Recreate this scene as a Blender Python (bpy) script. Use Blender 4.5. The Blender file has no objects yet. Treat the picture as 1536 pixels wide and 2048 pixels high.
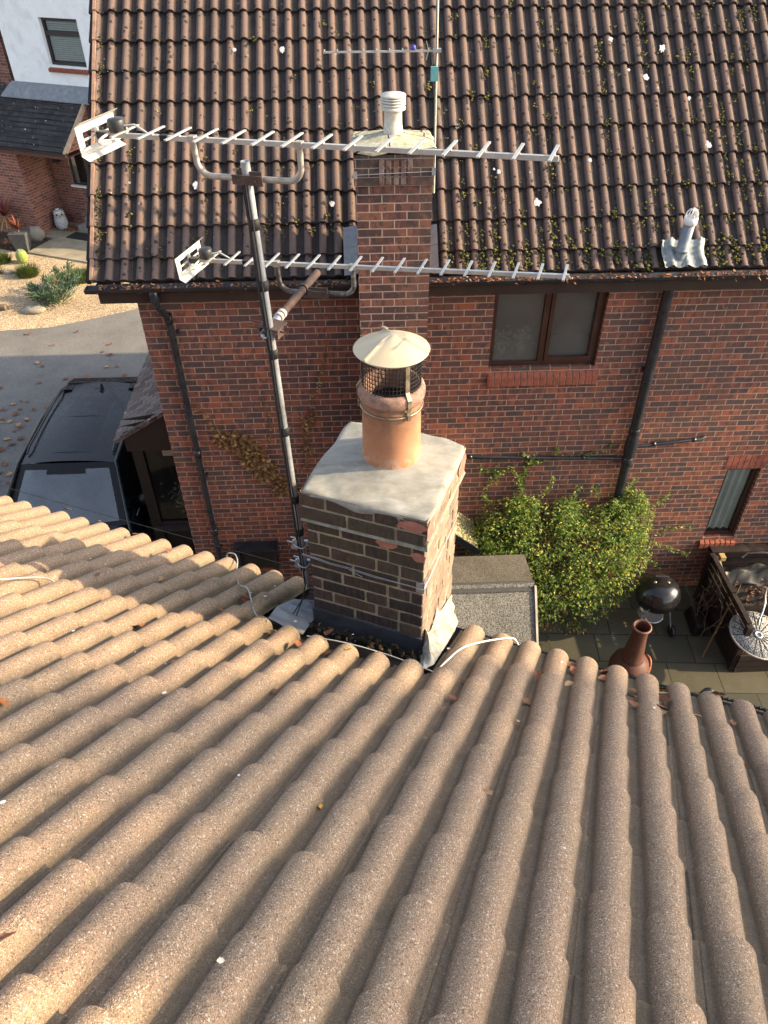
import bpy, bmesh, math, random
from mathutils import Vector as Vec, Matrix

# ------------------------------------------------------------------ camera, sky, sun, exposure
C = bpy.context.scene.collection
scene = bpy.context.scene
cam_d = bpy.data.cameras.new('camera'); cam = bpy.data.objects.new('camera', cam_d); C.objects.link(cam)
cam_d.sensor_fit = 'VERTICAL'; cam_d.sensor_height = 36.0; cam_d.lens = 36.0*1497.4/2048.0
cam_d.clip_start = 0.05; cam_d.clip_end = 500
_r = Vec((0.999148, -0.040811, -0.006112)); _u = Vec((0.031281, 0.652413, 0.757217)); _w = Vec((0.026915, 0.756764, -0.653134))
cam.matrix_world = Matrix(((_r.x, _u.x, -_w.x, 2.253), (_r.y, _u.y, -_w.y, -7.303), (_r.z, _u.z, -_w.z, 3.386), (0, 0, 0, 1)))
scene.camera = cam

SUN_EL, SUN_AZ = math.radians(25.0), math.radians(4.5)      # azimuth measured from +X towards -Y
SDIR = Vec((math.cos(SUN_EL)*math.cos(SUN_AZ), -math.cos(SUN_EL)*math.sin(SUN_AZ), math.sin(SUN_EL)))
world = bpy.data.worlds.new('World'); scene.world = world; world.use_nodes = True
wn = world.node_tree.nodes; wl = world.node_tree.links
sky = wn.new('ShaderNodeTexSky'); sky.sky_type = 'NISHITA'; sky.sun_disc = False
sky.sun_elevation = SUN_EL; sky.sun_rotation = math.radians(94.5); sky.air_density = 1.0; sky.dust_density = 2.0
hs = wn.new('ShaderNodeHueSaturation'); hs.inputs['Saturation'].default_value = 0.62; wl.new(sky.outputs['Color'], hs.inputs['Color']); wl.new(hs.outputs['Color'], wn['Background'].inputs['Color']); wn['Background'].inputs['Strength'].default_value = 0.15
sun_d = bpy.data.lights.new('sun', 'SUN'); sun_d.energy = 3.8; sun_d.angle = math.radians(0.6); sun_d.color = (1.0, 0.77, 0.47)
sun = bpy.data.objects.new('sun', sun_d); C.objects.link(sun)
sun.rotation_euler = SDIR.to_track_quat('Z', 'Y').to_euler(); sun.location = (30, -3, 20)
scene.view_settings.view_transform = 'Standard'; scene.view_settings.look = 'None'
scene.view_settings.exposure = 1.62; scene.view_settings.gamma = 1.0
scene.render.engine = 'CYCLES'
scene.cycles.max_bounces = 8; scene.cycles.transparent_max_bounces = 12

# ------------------------------------------------------------------ frames
G = -4.5                                             # ground level
YAW = math.radians(23.03)
U = Vec((math.cos(YAW), -math.sin(YAW), 0)); V = Vec((math.sin(YAW), math.cos(YAW), 0)); Z = Vec((0, 0, 1))
A0 = Vec((1.9925, -4.7747, 0))                       # front left foot of the near chimney (z absolute)
def L(u, d, z): return A0 + U*u + V*d + Z*z          # near-house frame: u along the eave, d down the slope, z up
PH = math.radians(32.19)
E0 = Vec((-0.062, -3.448, 0.2999)); VS = V*math.cos(PH) - Z*math.sin(PH); NR = U.cross(VS)
def R(u, v, h=0.0): return E0 + U*u + VS*v + NR*h    # on the near roof (crest plane)
PN = math.radians(42.57); N0 = Vec((-0.17, -0.0368, 0.5075)); NSL = Vec((0, math.cos(PN), math.sin(PN))); NNR = Vec((0, -math.sin(PN), math.cos(PN)))
def Q(x, m, h=0.0): return Vec((x, N0.y, N0.z)) + NSL*m + NNR*h   # on the far roof (crest plane), m metres up slope
rnd = random.Random(7)

# ------------------------------------------------------------------ object helpers
def tag(o, label=None, cat=None, group=None, kind=None):
    if label: o['label'] = label
    if cat: o['category'] = cat
    if group: o['group'] = group
    if kind: o['kind'] = kind
    return o
def thing(name, label, cat, loc=(0, 0, 0), group=None):
    o = bpy.data.objects.new(name, None); C.objects.link(o); o.location = loc; o.empty_display_size = 0.2
    return tag(o, label, cat, group)
def copy_tree(o, parent=None):
    c = o.copy(); C.objects.link(c)
    if parent is not None: c.parent = parent
    for ch in list(o.children): copy_tree(ch, c)
    return c

def wloc(p):
    v = Vec((0, 0, 0))
    while p is not None: v += Vec(p.location); p = p.parent
    return v

class MB:
    def __init__(s, ax=None, ay=None, org=None):
        s.v = []; s.f = []; s.uv = []; s.sm = []; s.mi = []
        s.ax = ax or Vec((1, 0, 0)); s.ay = ay or Vec((0, 1, 0)); s.org = org or Vec((0, 0, 0)); s.m = 0
    def face(s, pts, smooth=False):
        i = len(s.v); pts = [Vec(p) for p in pts]; s.v += pts; s.f.append(tuple(range(i, i+len(pts)))); s.sm.append(smooth); s.mi.append(s.m)
    def mesh(s, verts, faces, smooth=False):
        i = len(s.v); s.v += [Vec(p) for p in verts]
        for f in faces: s.f.append(tuple(k+i for k in f)); s.sm.append(smooth); s.mi.append(s.m)
    def hexa(s, p, smooth=False):                        # p: 4 bottom then 4 top, both counter-clockwise seen from above
        s.mesh(p, [(3, 2, 1, 0), (4, 5, 6, 7), (0, 1, 5, 4), (1, 2, 6, 5), (2, 3, 7, 6), (3, 0, 4, 7)], smooth)
    def box(s, x0, x1, y0, y1, z0, z1):
        s.hexa([Vec(q) for q in ((x0, y0, z0), (x1, y0, z0), (x1, y1, z0), (x0, y1, z0), (x0, y0, z1), (x1, y0, z1), (x1, y1, z1), (x0, y1, z1))])
    def fbox(s, F, a0, a1, b0, b1, c0, c1):              # box in a frame function F(a,b,c)
        s.hexa([F(a0, b0, c0), F(a1, b0, c0), F(a1, b1, c0), F(a0, b1, c0), F(a0, b0, c1), F(a1, b0, c1), F(a1, b1, c1), F(a0, b1, c1)])
    def tube(s, pts, r, n=10, cap=True, smooth=True):
        pts = [Vec(p) for p in pts]; rs = r if isinstance(r, (list, tuple)) else [r]*len(pts)
        ring = []; prev = None
        for i, p in enumerate(pts):
            t = (pts[min(i+1, len(pts)-1)] - pts[max(i-1, 0)]).normalized()
            if prev is None:
                a = t.cross(Vec((0, 0, 1)))
                if a.length < 0.2: a = t.cross(Vec((1, 0, 0)))
                a.normalize()
            else:
                a = prev - t*prev.dot(t); a.normalize()
            prev = a; b = t.cross(a)
            ring.append([p + (a*math.cos(2*math.pi*k/n) + b*math.sin(2*math.pi*k/n))*rs[i] for k in range(n)])
        vs = [q for rg in ring for q in rg]; fs = []
        for i in range(len(pts)-1):
            for k in range(n):
                fs.append((i*n+k, i*n+(k+1) % n, (i+1)*n+(k+1) % n, (i+1)*n+k))
        s.mesh(vs, fs, smooth)
        if cap:
            s.mesh(ring[0], [tuple(reversed(range(n)))]); s.mesh(ring[-1], [tuple(range(n))])
    def bar(s, p, q, w, h, up=None):                     # rectangular bar from p to q
        p = Vec(p); q = Vec(q); t = (q-p).normalized(); up = Vec(up) if up else Vec((0, 0, 1))
        a = t.cross(up)
        if a.length < 1e-3: a = t.cross(Vec((1, 0, 0)))
        a.normalize(); b = a.cross(t)
        a *= w/2; b *= h/2
        s.hexa([p-a-b, p+a-b, q+a-b, q-a-b, p-a+b, p+a+b, q+a+b, q-a+b])
    def lathe(s, c, prof, n=28, axis=None, closed=False, smooth=True):   # prof: (radius, height)
        c = Vec(c); ax = Vec(axis).normalized() if axis else Vec((0, 0, 1))
        a = ax.cross(Vec((0, 1, 0))); 
        if a.length < 0.1: a = ax.cross(Vec((1, 0, 0)))
        a.normalize(); b = ax.cross(a)
        vs = []; fs = []
        for (r, h) in prof:
            for k in range(n):
                th = 2*math.pi*k/n; vs.append(c + ax*h + (a*math.cos(th)+b*math.sin(th))*r)
        for i in range(len(prof)-1):
            for k in range(n): fs.append((i*n+k, i*n+(k+1) % n, (i+1)*n+(k+1) % n, (i+1)*n+k))
        s.mesh(vs, fs, smooth)
    def blob(s, c, rx, ry, rz, jit=0.0, seg=8, rings=6, rg=None):
        rg = rg or rnd; c = Vec(c); vs = []; fs = []
        for i in range(rings+1):
            ph = math.pi*i/rings
            for k in range(seg):
                th = 2*math.pi*k/seg; j = 1+rg.uniform(-jit, jit)
                vs.append(c + Vec((rx*math.sin(ph)*math.cos(th)*j, ry*math.sin(ph)*math.sin(th)*j, rz*math.cos(ph)*j)))
        for i in range(rings):
            for k in range(seg): fs.append((i*seg+k, (i+1)*seg+k, (i+1)*seg+(k+1) % seg, i*seg+(k+1) % seg))
        s.mesh(vs, fs, True)
    def leaf(s, p, d, nrm, ln, wd, fold=0.25, curl=0.0):  # folded pointed leaf, two quads
        p = Vec(p); d = Vec(d).normalized(); nrm = Vec(nrm); nrm = nrm - d*nrm.dot(d)
        if nrm.length < 1e-3: nrm = d.orthogonal()
        nrm.normalize(); a = d.cross(nrm)
        m = p + d*ln*0.45 - nrm*curl*ln*0.3; t = p + d*ln - nrm*curl*ln
        l = p + d*ln*0.45 + a*wd/2 + nrm*fold*wd; r = p + d*ln*0.45 - a*wd/2 + nrm*fold*wd
        s.mesh([p, l, m, r, t], [(0, 2, 1), (0, 3, 2), (1, 2, 4), (2, 3, 4)], False)
    def build(s, name, mats, parent=None, bevel=0.0, auto=False):
        me = bpy.data.meshes.new(name); base = wloc(parent) if parent is not None else Vec((0, 0, 0))
        me.from_pydata([tuple(p-base) for p in s.v], [], s.f)
        for i, p in enumerate(me.polygons): p.use_smooth = s.sm[i]; p.material_index = s.mi[i]
        uvl = me.uv_layers.new(name='UVMap')
        for p in me.polygons:
            n = p.normal; k = max((abs(n.dot(s.ax)), 0), (abs(n.dot(s.ay)), 1), (abs(n.z), 2))[1]
            for li in p.loop_indices:
                w = s.v[me.loops[li].vertex_index] - s.org
                q = (w.dot(s.ay), w.z) if k == 0 else ((w.dot(s.ax), w.z) if k == 1 else (w.dot(s.ax), w.dot(s.ay)))
                uvl.data[li].uv = q
        for m in (mats if isinstance(mats, (list, tuple)) else [mats]): me.materials.append(m)
        o = bpy.data.objects.new(name, me); C.objects.link(o)
        if parent is not None: o.parent = parent
        if bevel:
            bm = o.modifiers.new('bevel', 'BEVEL'); bm.width = bevel; bm.segments = 2; bm.limit_method = 'ANGLE'; bm.angle_limit = 0.7
        return o
    def single(s, name, mats, label, cat, group=None, kind=None, at=None, bevel=0.0):
        """one mesh as a top-level thing with its origin at its base"""
        if at is None:
            xs = [p.x for p in s.v]; ys = [p.y for p in s.v]; zs = [p.z for p in s.v]
            at = Vec(((min(xs)+max(xs))/2, (min(ys)+max(ys))/2, min(zs)))
        at = Vec(at); s.v = [p-at for p in s.v]; s.org = s.org-at
        o = s.build(name, mats, None, bevel); o.location = at
        return tag(o, label, cat, group, kind)

def arc(c, a, b, r, t0, t1, n=6):
    return [Vec(c) + Vec(a)*r*math.cos(t0+(t1-t0)*i/n) + Vec(b)*r*math.sin(t0+(t1-t0)*i/n) for i in range(n+1)]

# ------------------------------------------------------------------ materials
class NT:
    def __init__(s, name):
        s.mat = bpy.data.materials.new(name); s.mat.use_nodes = True; s.t = s.mat.node_tree
        s.n = s.t.nodes; s.bsdf = s.n['Principled BSDF']; s.out = s.n['Material Output']
        s.bsdf.inputs['Roughness'].default_value = 0.85
        s.bsdf.inputs['Specular IOR Level'].default_value = 0.3
    def new(s, typ, **kw):
        nd = s.n.new(typ)
        for k, v in kw.items():
            if hasattr(nd, k) and not k[0].isupper(): setattr(nd, k, v)
            else: nd.inputs[k.replace('_', ' ')].default_value = v
        return nd
    def link(s, a, b): s.t.links.new(a, b)
    def coord(s, kind='Object'): return s.new('ShaderNodeTexCoord').outputs[kind]
    def noise(s, co, scale, detail=4.0, rough=0.55, dist=0.0):
        nd = s.new('ShaderNodeTexNoise'); nd.inputs['Scale'].default_value = scale; nd.inputs['Detail'].default_value = detail
        nd.inputs['Roughness'].default_value = rough; nd.inputs['Distortion'].default_value = dist
        s.link(co, nd.inputs['Vector']); return nd.outputs['Fac']
    def voro(s, co, scale, out='Distance', feature='F1'):
        nd = s.new('ShaderNodeTexVoronoi', feature=feature); nd.inputs['Scale'].default_value = scale
        s.link(co, nd.inputs['Vector']); return nd.outputs[out]
    def ramp(s, fac, stops, interp='LINEAR'):
        nd = s.new('ShaderNodeValToRGB'); cr = nd.color_ramp; cr.interpolation = interp
        while len(cr.elements) < len(stops): cr.elements.new(0.5)
        for e, (p, c) in zip(cr.elements, stops):
            e.position = p; e.color = (c if len(c) == 4 else (*c, 1)) if isinstance(c, (tuple, list)) else (c, c, c, 1)
        s.link(fac, nd.inputs['Fac']); return nd.outputs['Color']
    def mix(s, fac, a, b, mode='MIX'):
        nd = s.new('ShaderNodeMix', data_type='RGBA', blend_type=mode)
        for sock, val in ((nd.inputs[0], fac), (nd.inputs[6], a), (nd.inputs[7], b)):
            if isinstance(val, (int, float)): sock.default_value = val
            elif isinstance(val, (tuple, list)): sock.default_value = (*val, 1) if len(val) == 3 else val
            else: s.link(val, sock)
        return nd.outputs[2]
    def math(s, op, a, b=None, clamp=False):
        nd = s.new('ShaderNodeMath', operation=op, use_clamp=clamp)
        for sock, val in ((nd.inputs[0], a), (nd.inputs[1], b)):
            if val is None: continue
            if isinstance(val, (int, float)): sock.default_value = val
            else: s.link(val, sock)
        return nd.outputs[0]
    def scalevec(s, co, sc):
        nd = s.new('ShaderNodeMapping'); nd.inputs['Scale'].default_value = sc; s.link(co, nd.inputs['Vector']); return nd.outputs[0]
    def bump(s, h, strength=0.3, dist=0.01):
        nd = s.new('ShaderNodeBump'); nd.inputs['Strength'].default_value = strength; nd.inputs['Distance'].default_value = dist
        s.link(h, nd.inputs['Height']); s.link(nd.outputs[0], s.bsdf.inputs['Normal'])
    def color(s, c): s.link(c, s.bsdf.inputs['Base Color'])
    def island(s): return s.new('ShaderNodeNewGeometry').outputs['Random Per Island']

def plain(name, col, rough=0.7, metal=0.0, var=0.25, scale=9.0, bump=0.0, spec=0.3, coat=0.0, dirt=None, dirt_amt=0.5):
    m = NT(name); co = m.coord(); m.bsdf.inputs['Roughness'].default_value = rough; m.bsdf.inputs['Metallic'].default_value = metal
    m.bsdf.inputs['Specular IOR Level'].default_value = spec
    if coat: m.bsdf.inputs['Coat Weight'].default_value = coat; m.bsdf.inputs['Coat Roughness'].default_value = 0.06
    f = m.noise(co, scale, 5.0, 0.6)
    c = m.ramp(f, [(0.25, tuple(x*(1-var) for x in col)), (0.75, tuple(min(1, x*(1+var)) for x in col))])
    if dirt is not None:
        g = m.noise(co, scale*0.45, 6.0, 0.7, 0.6); g2 = m.ramp(g, [(0.5, 0.0), (0.68, dirt_amt)])
        c = m.mix(g2, c, dirt)
    m.color(c)
    rr = m.ramp(f, [(0.2, max(0.03, rough-0.1)), (0.8, min(1, rough+0.12))]); m.link(rr, m.bsdf.inputs['Roughness'])
    if bump: m.bump(m.noise(co, scale*8, 4.0), bump, 0.004)
    return m.mat

def brick_mat(name, stops, mortar, blotch=(0.03, 0.027, 0.03), blotch_amt=0.6, smudge=(0.3, 0.27, 0.26), smudge_amt=0.25, bump=0.5, mort=0.0052, top_dirt=None):
    m = NT(name); uv = m.coord('UV'); ob = m.coord('Object')
    wob = m.new('ShaderNodeTexNoise'); wob.inputs['Scale'].default_value = 7.0; m.link(ob, wob.inputs['Vector'])
    va = m.new('ShaderNodeVectorMath', operation='SUBTRACT'); m.link(wob.outputs['Color'], va.inputs[0]); va.inputs[1].default_value = (0.5, 0.5, 0.5)
    vb = m.new('ShaderNodeVectorMath', operation='SCALE'); m.link(va.outputs[0], vb.inputs[0]); vb.inputs['Scale'].default_value = 0.0085
    vc = m.new('ShaderNodeVectorMath', operation='ADD'); m.link(uv, vc.inputs[0]); m.link(vb.outputs[0], vc.inputs[1])
    b = m.new('ShaderNodeTexBrick', offset=0.5, offset_frequency=2, squash=1.0)
    for k, v in (('Scale', 1.0), ('Mortar Size', mort), ('Mortar Smooth', 0.35), ('Bias', 0.0), ('Brick Width', 0.225), ('Row Height', 0.075)): b.inputs[k].default_value = v
    b.inputs['Color1'].default_value = (0, 0, 0, 1); b.inputs['Color2'].default_value = (1, 1, 1, 1); b.inputs['Mortar'].default_value = (0.5, 0.5, 0.5, 1)
    m.link(vc.outputs[0], b.inputs['Vector'])
    base = m.ramp(b.outputs['Color'], stops, 'LINEAR')
    # fired bands and dark headers within each brick
    sv = m.scalevec(uv, (15.0, 6.5, 1.0)); nz = m.noise(sv, 1.0, 2.0, 0.5)
    base = m.mix(m.ramp(nz, [(0.50, 0.0), (0.57, blotch_amt)]), base, blotch)
    sv3 = m.scalevec(uv, (11.0, 5.5, 3.0)); nz3 = m.noise(sv3, 1.37, 2.0, 0.5)
    base = m.mix(m.ramp(nz3, [(0.59, 0.0), (0.64, blotch_amt*0.8)]), base, tuple(min(1, x*1.15) for x in stops[-1][1]))
    sv2 = m.scalevec(uv, (21.0, 34.0, 1.0)); nz2 = m.noise(sv2, 1.3, 4.0, 0.7)
    base = m.mix(m.ramp(nz2, [(0.62, 0.0), (0.72, smudge_amt)]), base, smudge)
    gr = m.noise(ob, 260.0, 2.0, 0.6); base = m.mix(0.35, base, m.ramp(gr, [(0.3, 0.25), (0.7, 0.75)]), 'OVERLAY')
    big = m.noise(ob, 0.7, 4.0, 0.6); base = m.mix(0.35, base, m.ramp(big, [(0.3, 0.3), (0.7, 0.66)]), 'OVERLAY')
    mo = m.mix(m.noise(ob, 30.0, 4.0), tuple(x*0.75 for x in mortar), tuple(x*1.2 for x in mortar))
    col = m.mix(b.outputs['Fac'], base, mo)
    if top_dirt: 
        f = m.noise(ob, 3.0, 6.0, 0.7); col = m.mix(m.ramp(f, [(0.45, 0.0), (0.7, top_dirt[1])]), col, top_dirt[0])
    st_ = m.noise(m.scalevec(ob, (2.2, 2.2, 0.5)), 1.0, 5.0, 0.65); col = m.mix(m.ramp(st_, [(0.5, 0.0), (0.75, 0.35)]), col, (0.10, 0.07, 0.055))
    m.color(col); m.bsdf.inputs['Roughness'].default_value = 0.9
    hm = m.math('SUBTRACT', 1.0, b.outputs['Fac']); hh = m.math('ADD', hm, m.math('MULTIPLY', gr, 0.35)); m.bump(hh, bump, 0.006)
    return m.mat

def leaf_mat(name, stops, trans=0.35, rough=0.5, spec=0.35):
    m = NT(name); c = m.ramp(m.island(), stops); m.color(c); m.bsdf.inputs['Roughness'].default_value = rough; m.bsdf.inputs['Specular IOR Level'].default_value = spec
    tr = m.new('ShaderNodeBsdfTranslucent'); m.link(c, tr.inputs['Color'])
    mx = m.new('ShaderNodeMixShader'); mx.inputs[0].default_value = trans
    m.link(m.bsdf.outputs[0], mx.inputs[1]); m.link(tr.outputs[0], mx.inputs[2]); m.link(mx.outputs[0], m.out.inputs['Surface'])
    return m.mat

def glass_mat(name, tint=(0.8, 0.86, 0.85), ior=1.45, rough=0.02, refl=1.0, base=0.0, haze=None):
    m = NT(name); tr = m.new('ShaderNodeBsdfTransparent'); tr.inputs['Color'].default_value = (*tint, 1)
    gl = m.new('ShaderNodeBsdfGlossy'); gl.inputs['Roughness'].default_value = rough
    fr = m.new('ShaderNodeFresnel'); fr.inputs['IOR'].default_value = ior
    fac = m.math('MULTIPLY', fr.outputs[0], refl, True)
    if base: fac = m.math('ADD', fac, base, True)
    src = tr.outputs[0]
    if haze:
        df = m.new('ShaderNodeBsdfDiffuse'); df.inputs['Color'].default_value = (*haze[0], 1); m0 = m.new('ShaderNodeMixShader')
        co = m.coord(); st = m.noise(m.scalevec(co, haze[2]), 1.0, 5.0, 0.6); m.link(m.ramp(st, [(0.3, haze[1]*0.6), (0.7, haze[1]*1.3)]), m0.inputs[0]); m.link(tr.outputs[0], m0.inputs[1]); m.link(df.outputs[0], m0.inputs[2]); src = m0.outputs[0]
    mx = m.new('ShaderNodeMixShader'); m.link(fac, mx.inputs[0]); m.link(src, mx.inputs[1]); m.link(gl.outputs[0], mx.inputs[2])
    m.link(mx.outputs[0], m.out.inputs['Surface']); return m.mat

M = {}
RED = [(0.0, (0.085, 0.055, 0.05)), (0.25, (0.115, 0.06, 0.05)), (0.5, (0.155, 0.066, 0.05)), (0.72, (0.20, 0.074, 0.05)), (0.9, (0.25, 0.08, 0.048)), (1.0, (0.30, 0.10, 0.055))]
M['brick'] = brick_mat('red_brickwork', RED, (0.38, 0.255, 0.18), blotch=(0.066, 0.05, 0.05), blotch_amt=0.65, smudge=(0.27, 0.25, 0.25), smudge_amt=0.5, mort=0.0062)
M['brick_stack'] = brick_mat('stack_brickwork', [(0.0, (0.06, 0.032, 0.03)), (0.5, (0.125, 0.052, 0.042)), (1.0, (0.21, 0.085, 0.055))], (0.34, 0.26, 0.21), smudge=(0.36, 0.34, 0.33), smudge_amt=0.8, mort=0.006)
M['brick_pink'] = brick_mat('pink_brickwork', [(0.0, (0.13, 0.062, 0.052)), (0.5, (0.21, 0.085, 0.065)), (1.0, (0.29, 0.12, 0.085))], (0.36, 0.27, 0.22), blotch_amt=0.3)
M['brick_dark'] = brick_mat('dark_stack_brickwork', [(0.0, (0.038, 0.030, 0.027)), (0.35, (0.065, 0.043, 0.036)), (0.7, (0.09, 0.055, 0.045)), (1.0, (0.075, 0.06, 0.042))], (0.23, 0.20, 0.15),
                            blotch=(0.022, 0.02, 0.018), blotch_amt=0.5, smudge=(0.22, 0.2, 0.15), smudge_amt=0.12, bump=0.9, mort=0.0068, top_dirt=((0.075, 0.078, 0.04), 0.35))
M['brick_sill'] = plain('sill_brick', (0.25, 0.075, 0.045), 0.8, var=0.35, scale=14, bump=0.3)

def tile_granule():
    m = NT('sanded_concrete_tile'); co = m.coord()
    big = m.noise(co, 2.2, 5.0, 0.6); isl = m.island()
    base = m.ramp(big, [(0.3, (0.275, 0.192, 0.128)), (0.5, (0.335, 0.236, 0.152)), (0.7, (0.305, 0.198, 0.142))])
    base = m.mix(m.ramp(isl, [(0.0, 0.0), (1.0, 0.3)]), base, (0.27, 0.175, 0.14))
    v = m.voro(co, 430.0, 'Color'); sep = m.new('ShaderNodeSeparateColor'); m.link(v, sep.inputs[0])
    g = m.ramp(sep.outputs[0], [(0.0, (0.05, 0.04, 0.035)), (0.16, (0.09, 0.065, 0.05)), (0.2, (0.22, 0.15, 0.10)), (0.55, (0.32, 0.22, 0.14)), (0.8, (0.37, 0.245, 0.165)), (0.88, (0.40, 0.31, 0.21)), (0.95, (0.62, 0.55, 0.45)), (1.0, (0.9, 0.85, 0.77))], 'CONSTANT')
    col = m.mix(0.58, base, g)
    v2 = m.voro(co, 230.0, 'Color'); sep2 = m.new('ShaderNodeSeparateColor'); m.link(v2, sep2.inputs[0])
    col = m.mix(m.ramp(sep2.outputs[1], [(0.978, 0.0), (0.982, 0.6)]), col, (0.58, 0.52, 0.44))
    col = m.mix(m.ramp(sep2.outputs[2], [(0.95, 0.0), (0.96, 0.6)]), col, (0.07, 0.055, 0.045))
    # shade painted into the channels along with dirt and algae: keyed to the depth below the crest stored in the mesh
    at = m.new('ShaderNodeAttribute', attribute_name='chan'); 
    chan_noise = m.noise(co, 9.0, 5.0, 0.7)
    gm = m.math('MULTIPLY', at.outputs['Fac'], m.ramp(chan_noise, [(0.3, 0.45), (0.75, 0.9)]))
    col = m.mix(gm, col, (0.125, 0.10, 0.07))
    at2 = m.new('ShaderNodeAttribute', attribute_name='algae')
    am = m.math('MULTIPLY', at2.outputs['Fac'], m.ramp(m.noise(co, 14.0, 5.0, 0.7), [(0.38, 0.0), (0.62, 0.85)]))
    col = m.mix(am, col, (0.085, 0.085, 0.035))
    m.color(col); m.bsdf.inputs['Roughness'].default_value = 0.93
    h = m.math('ADD', m.math('MULTIPLY', m.voro(co, 430.0), 1.0), m.math('MULTIPLY', m.noise(co, 60.0, 3.0), 0.6)); m.bump(h, 0.55, 0.004)
    return m.mat
M['tile_own'] = tile_granule()

def tile_far():
    m = NT('weathered_brown_tile'); co = m.coord(); isl = m.island()
    big = m.noise(co, 1.1, 5.0, 0.65)
    base = m.ramp(big, [(0.3, (0.098, 0.07, 0.06)), (0.5, (0.135, 0.092, 0.075)), (0.72, (0.17, 0.108, 0.085))])
    base = m.mix(m.ramp(isl, [(0.0, 0.0), (0.8, 0.35), (1.0, 0.6)]), base, (0.10, 0.075, 0.068))
    gr = m.noise(co, 130.0, 3.0, 0.7); base = m.mix(0.65, base, m.ramp(gr, [(0.3, 0.2), (0.7, 0.8)]), 'OVERLAY')
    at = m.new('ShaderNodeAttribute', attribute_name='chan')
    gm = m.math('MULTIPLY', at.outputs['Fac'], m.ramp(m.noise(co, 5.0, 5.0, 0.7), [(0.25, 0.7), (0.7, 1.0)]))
    base = m.mix(gm, base, (0.021, 0.018, 0.0185))  # shade painted together with dirt into the pans and lower tile edges
    # black lichen dots and pale specks
    w = m.new('ShaderNodeTexVoronoi', feature='F1'); w.inputs['Scale'].default_value = 20.0; m.link(co, w.inputs['Vector'])
    sp = m.new('ShaderNodeSeparateColor'); m.link(w.outputs['Color'], sp.inputs[0])
    sel = m.math('GREATER_THAN', sp.outputs[0], 0.34); rad = m.math('MULTIPLY', sp.outputs[1], 0.42)
    dot = m.math('MULTIPLY', m.math('LESS_THAN', w.outputs['Distance'], rad), sel)
    base = m.mix(m.math('MULTIPLY', dot, 0.85), base, (0.018, 0.015, 0.015))
    w2 = m.new('ShaderNodeTexVoronoi', feature='F1'); w2.inputs['Scale'].default_value = 11.0; m.link(co, w2.inputs['Vector'])
    sp2 = m.new('ShaderNodeSeparateColor'); m.link(w2.outputs['Color'], sp2.inputs[0])
    d2 = m.math('MULTIPLY', m.math('LESS_THAN', w2.outputs['Distance'], m.math('MULTIPLY', sp2.outputs[1], 0.16)), m.math('GREATER_THAN', sp2.outputs[0], 0.72))
    base = m.mix(m.math('MULTIPLY', d2, 0.6), base, (0.36, 0.31, 0.27))
    m.color(base); m.bsdf.inputs['Roughness'].default_value = 0.9
    m.bump(m.math('ADD', gr, m.math('MULTIPLY', dot, 0.8)), 0.5, 0.006)
    return m.mat
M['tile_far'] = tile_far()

def plain_tile(name, col, mortar=0.004):
    m = NT(name); uv = m.coord('UV'); ob = m.coord()
    b = m.new('ShaderNodeTexBrick', offset=0.5)
    for k, v in (('Scale', 1.0), ('Mortar Size', mortar), ('Mortar Smooth', 0.1), ('Brick Width', 0.17), ('Row Height', 0.11)): b.inputs[k].default_value = v
    b.inputs['Color1'].default_value = (*(x*0.6 for x in col), 1); b.inputs['Color2'].default_value = (*(x*1.5 for x in col), 1); b.inputs['Mortar'].default_value = (0.01, 0.01, 0.01, 1)
    m.link(uv, b.inputs['Vector'])
    c = m.mix(m.ramp(m.noise(ob, 6.0, 5.0, 0.7), [(0.6, 0.0), (0.75, 0.4)]), b.outputs['Color'], (0.12, 0.11, 0.09))
    c = m.mix(m.ramp(m.noise(ob, 9.0, 2.0), [(0.70, 0.0), (0.73, 0.8)]), c, (0.5, 0.48, 0.44))
    m.color(c); m.bump(m.math('SUBTRACT', 1.0, b.outputs['Fac']), 0.6, 0.01); return m.mat
M['tile_plain'] = plain_tile('brown_plain_tile', (0.125, 0.095, 0.085))
M['tile_slate'] = plain_tile('dark_plain_tile', (0.032, 0.030, 0.032))

def render_cement():
    m = NT('trowelled_cement'); co = m.coord()
    f = m.noise(m.scalevec(co, (4.0, 9.0, 4.0)), 1.5, 6.0, 0.65, 0.8)
    c = m.ramp(f, [(0.26, (0.17, 0.165, 0.135)), (0.45, (0.225, 0.22, 0.19)), (0.6, (0.275, 0.27, 0.24)), (0.78, (0.36, 0.355, 0.335))])
    c = m.mix(m.ramp(m.noise(co, 40.0, 5.0, 0.7), [(0.5, 0.0), (0.8, 0.35)]), c, (0.42, 0.40, 0.35))
    m.color(c); m.bsdf.inputs['Roughness'].default_value = 0.85
    m.bump(m.noise(m.scalevec(co, (20, 45, 20)), 1.0, 5.0, 0.6), 0.35, 0.006); return m.mat
M['cement'] = render_cement()
def lichen_cement():
    m = NT('lichened_mortar'); co = m.coord(); f = m.noise(co, 18.0, 6.0, 0.7)
    c = m.ramp(f, [(0.3, (0.13, 0.125, 0.08)), (0.5, (0.33, 0.32, 0.23)), (0.7, (0.5, 0.49, 0.38))])
    v = m.new('ShaderNodeTexVoronoi', feature='DISTANCE_TO_EDGE'); v.inputs['Scale'].default_value = 3.2; m.link(co, v.inputs['Vector'])
    c = m.mix(m.math('LESS_THAN', v.outputs['Distance'], 0.02), c, (0.03, 0.028, 0.022))
    m.color(c); m.bump(f, 0.5, 0.01); return m.mat
M['cement_far'] = lichen_cement()
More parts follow.
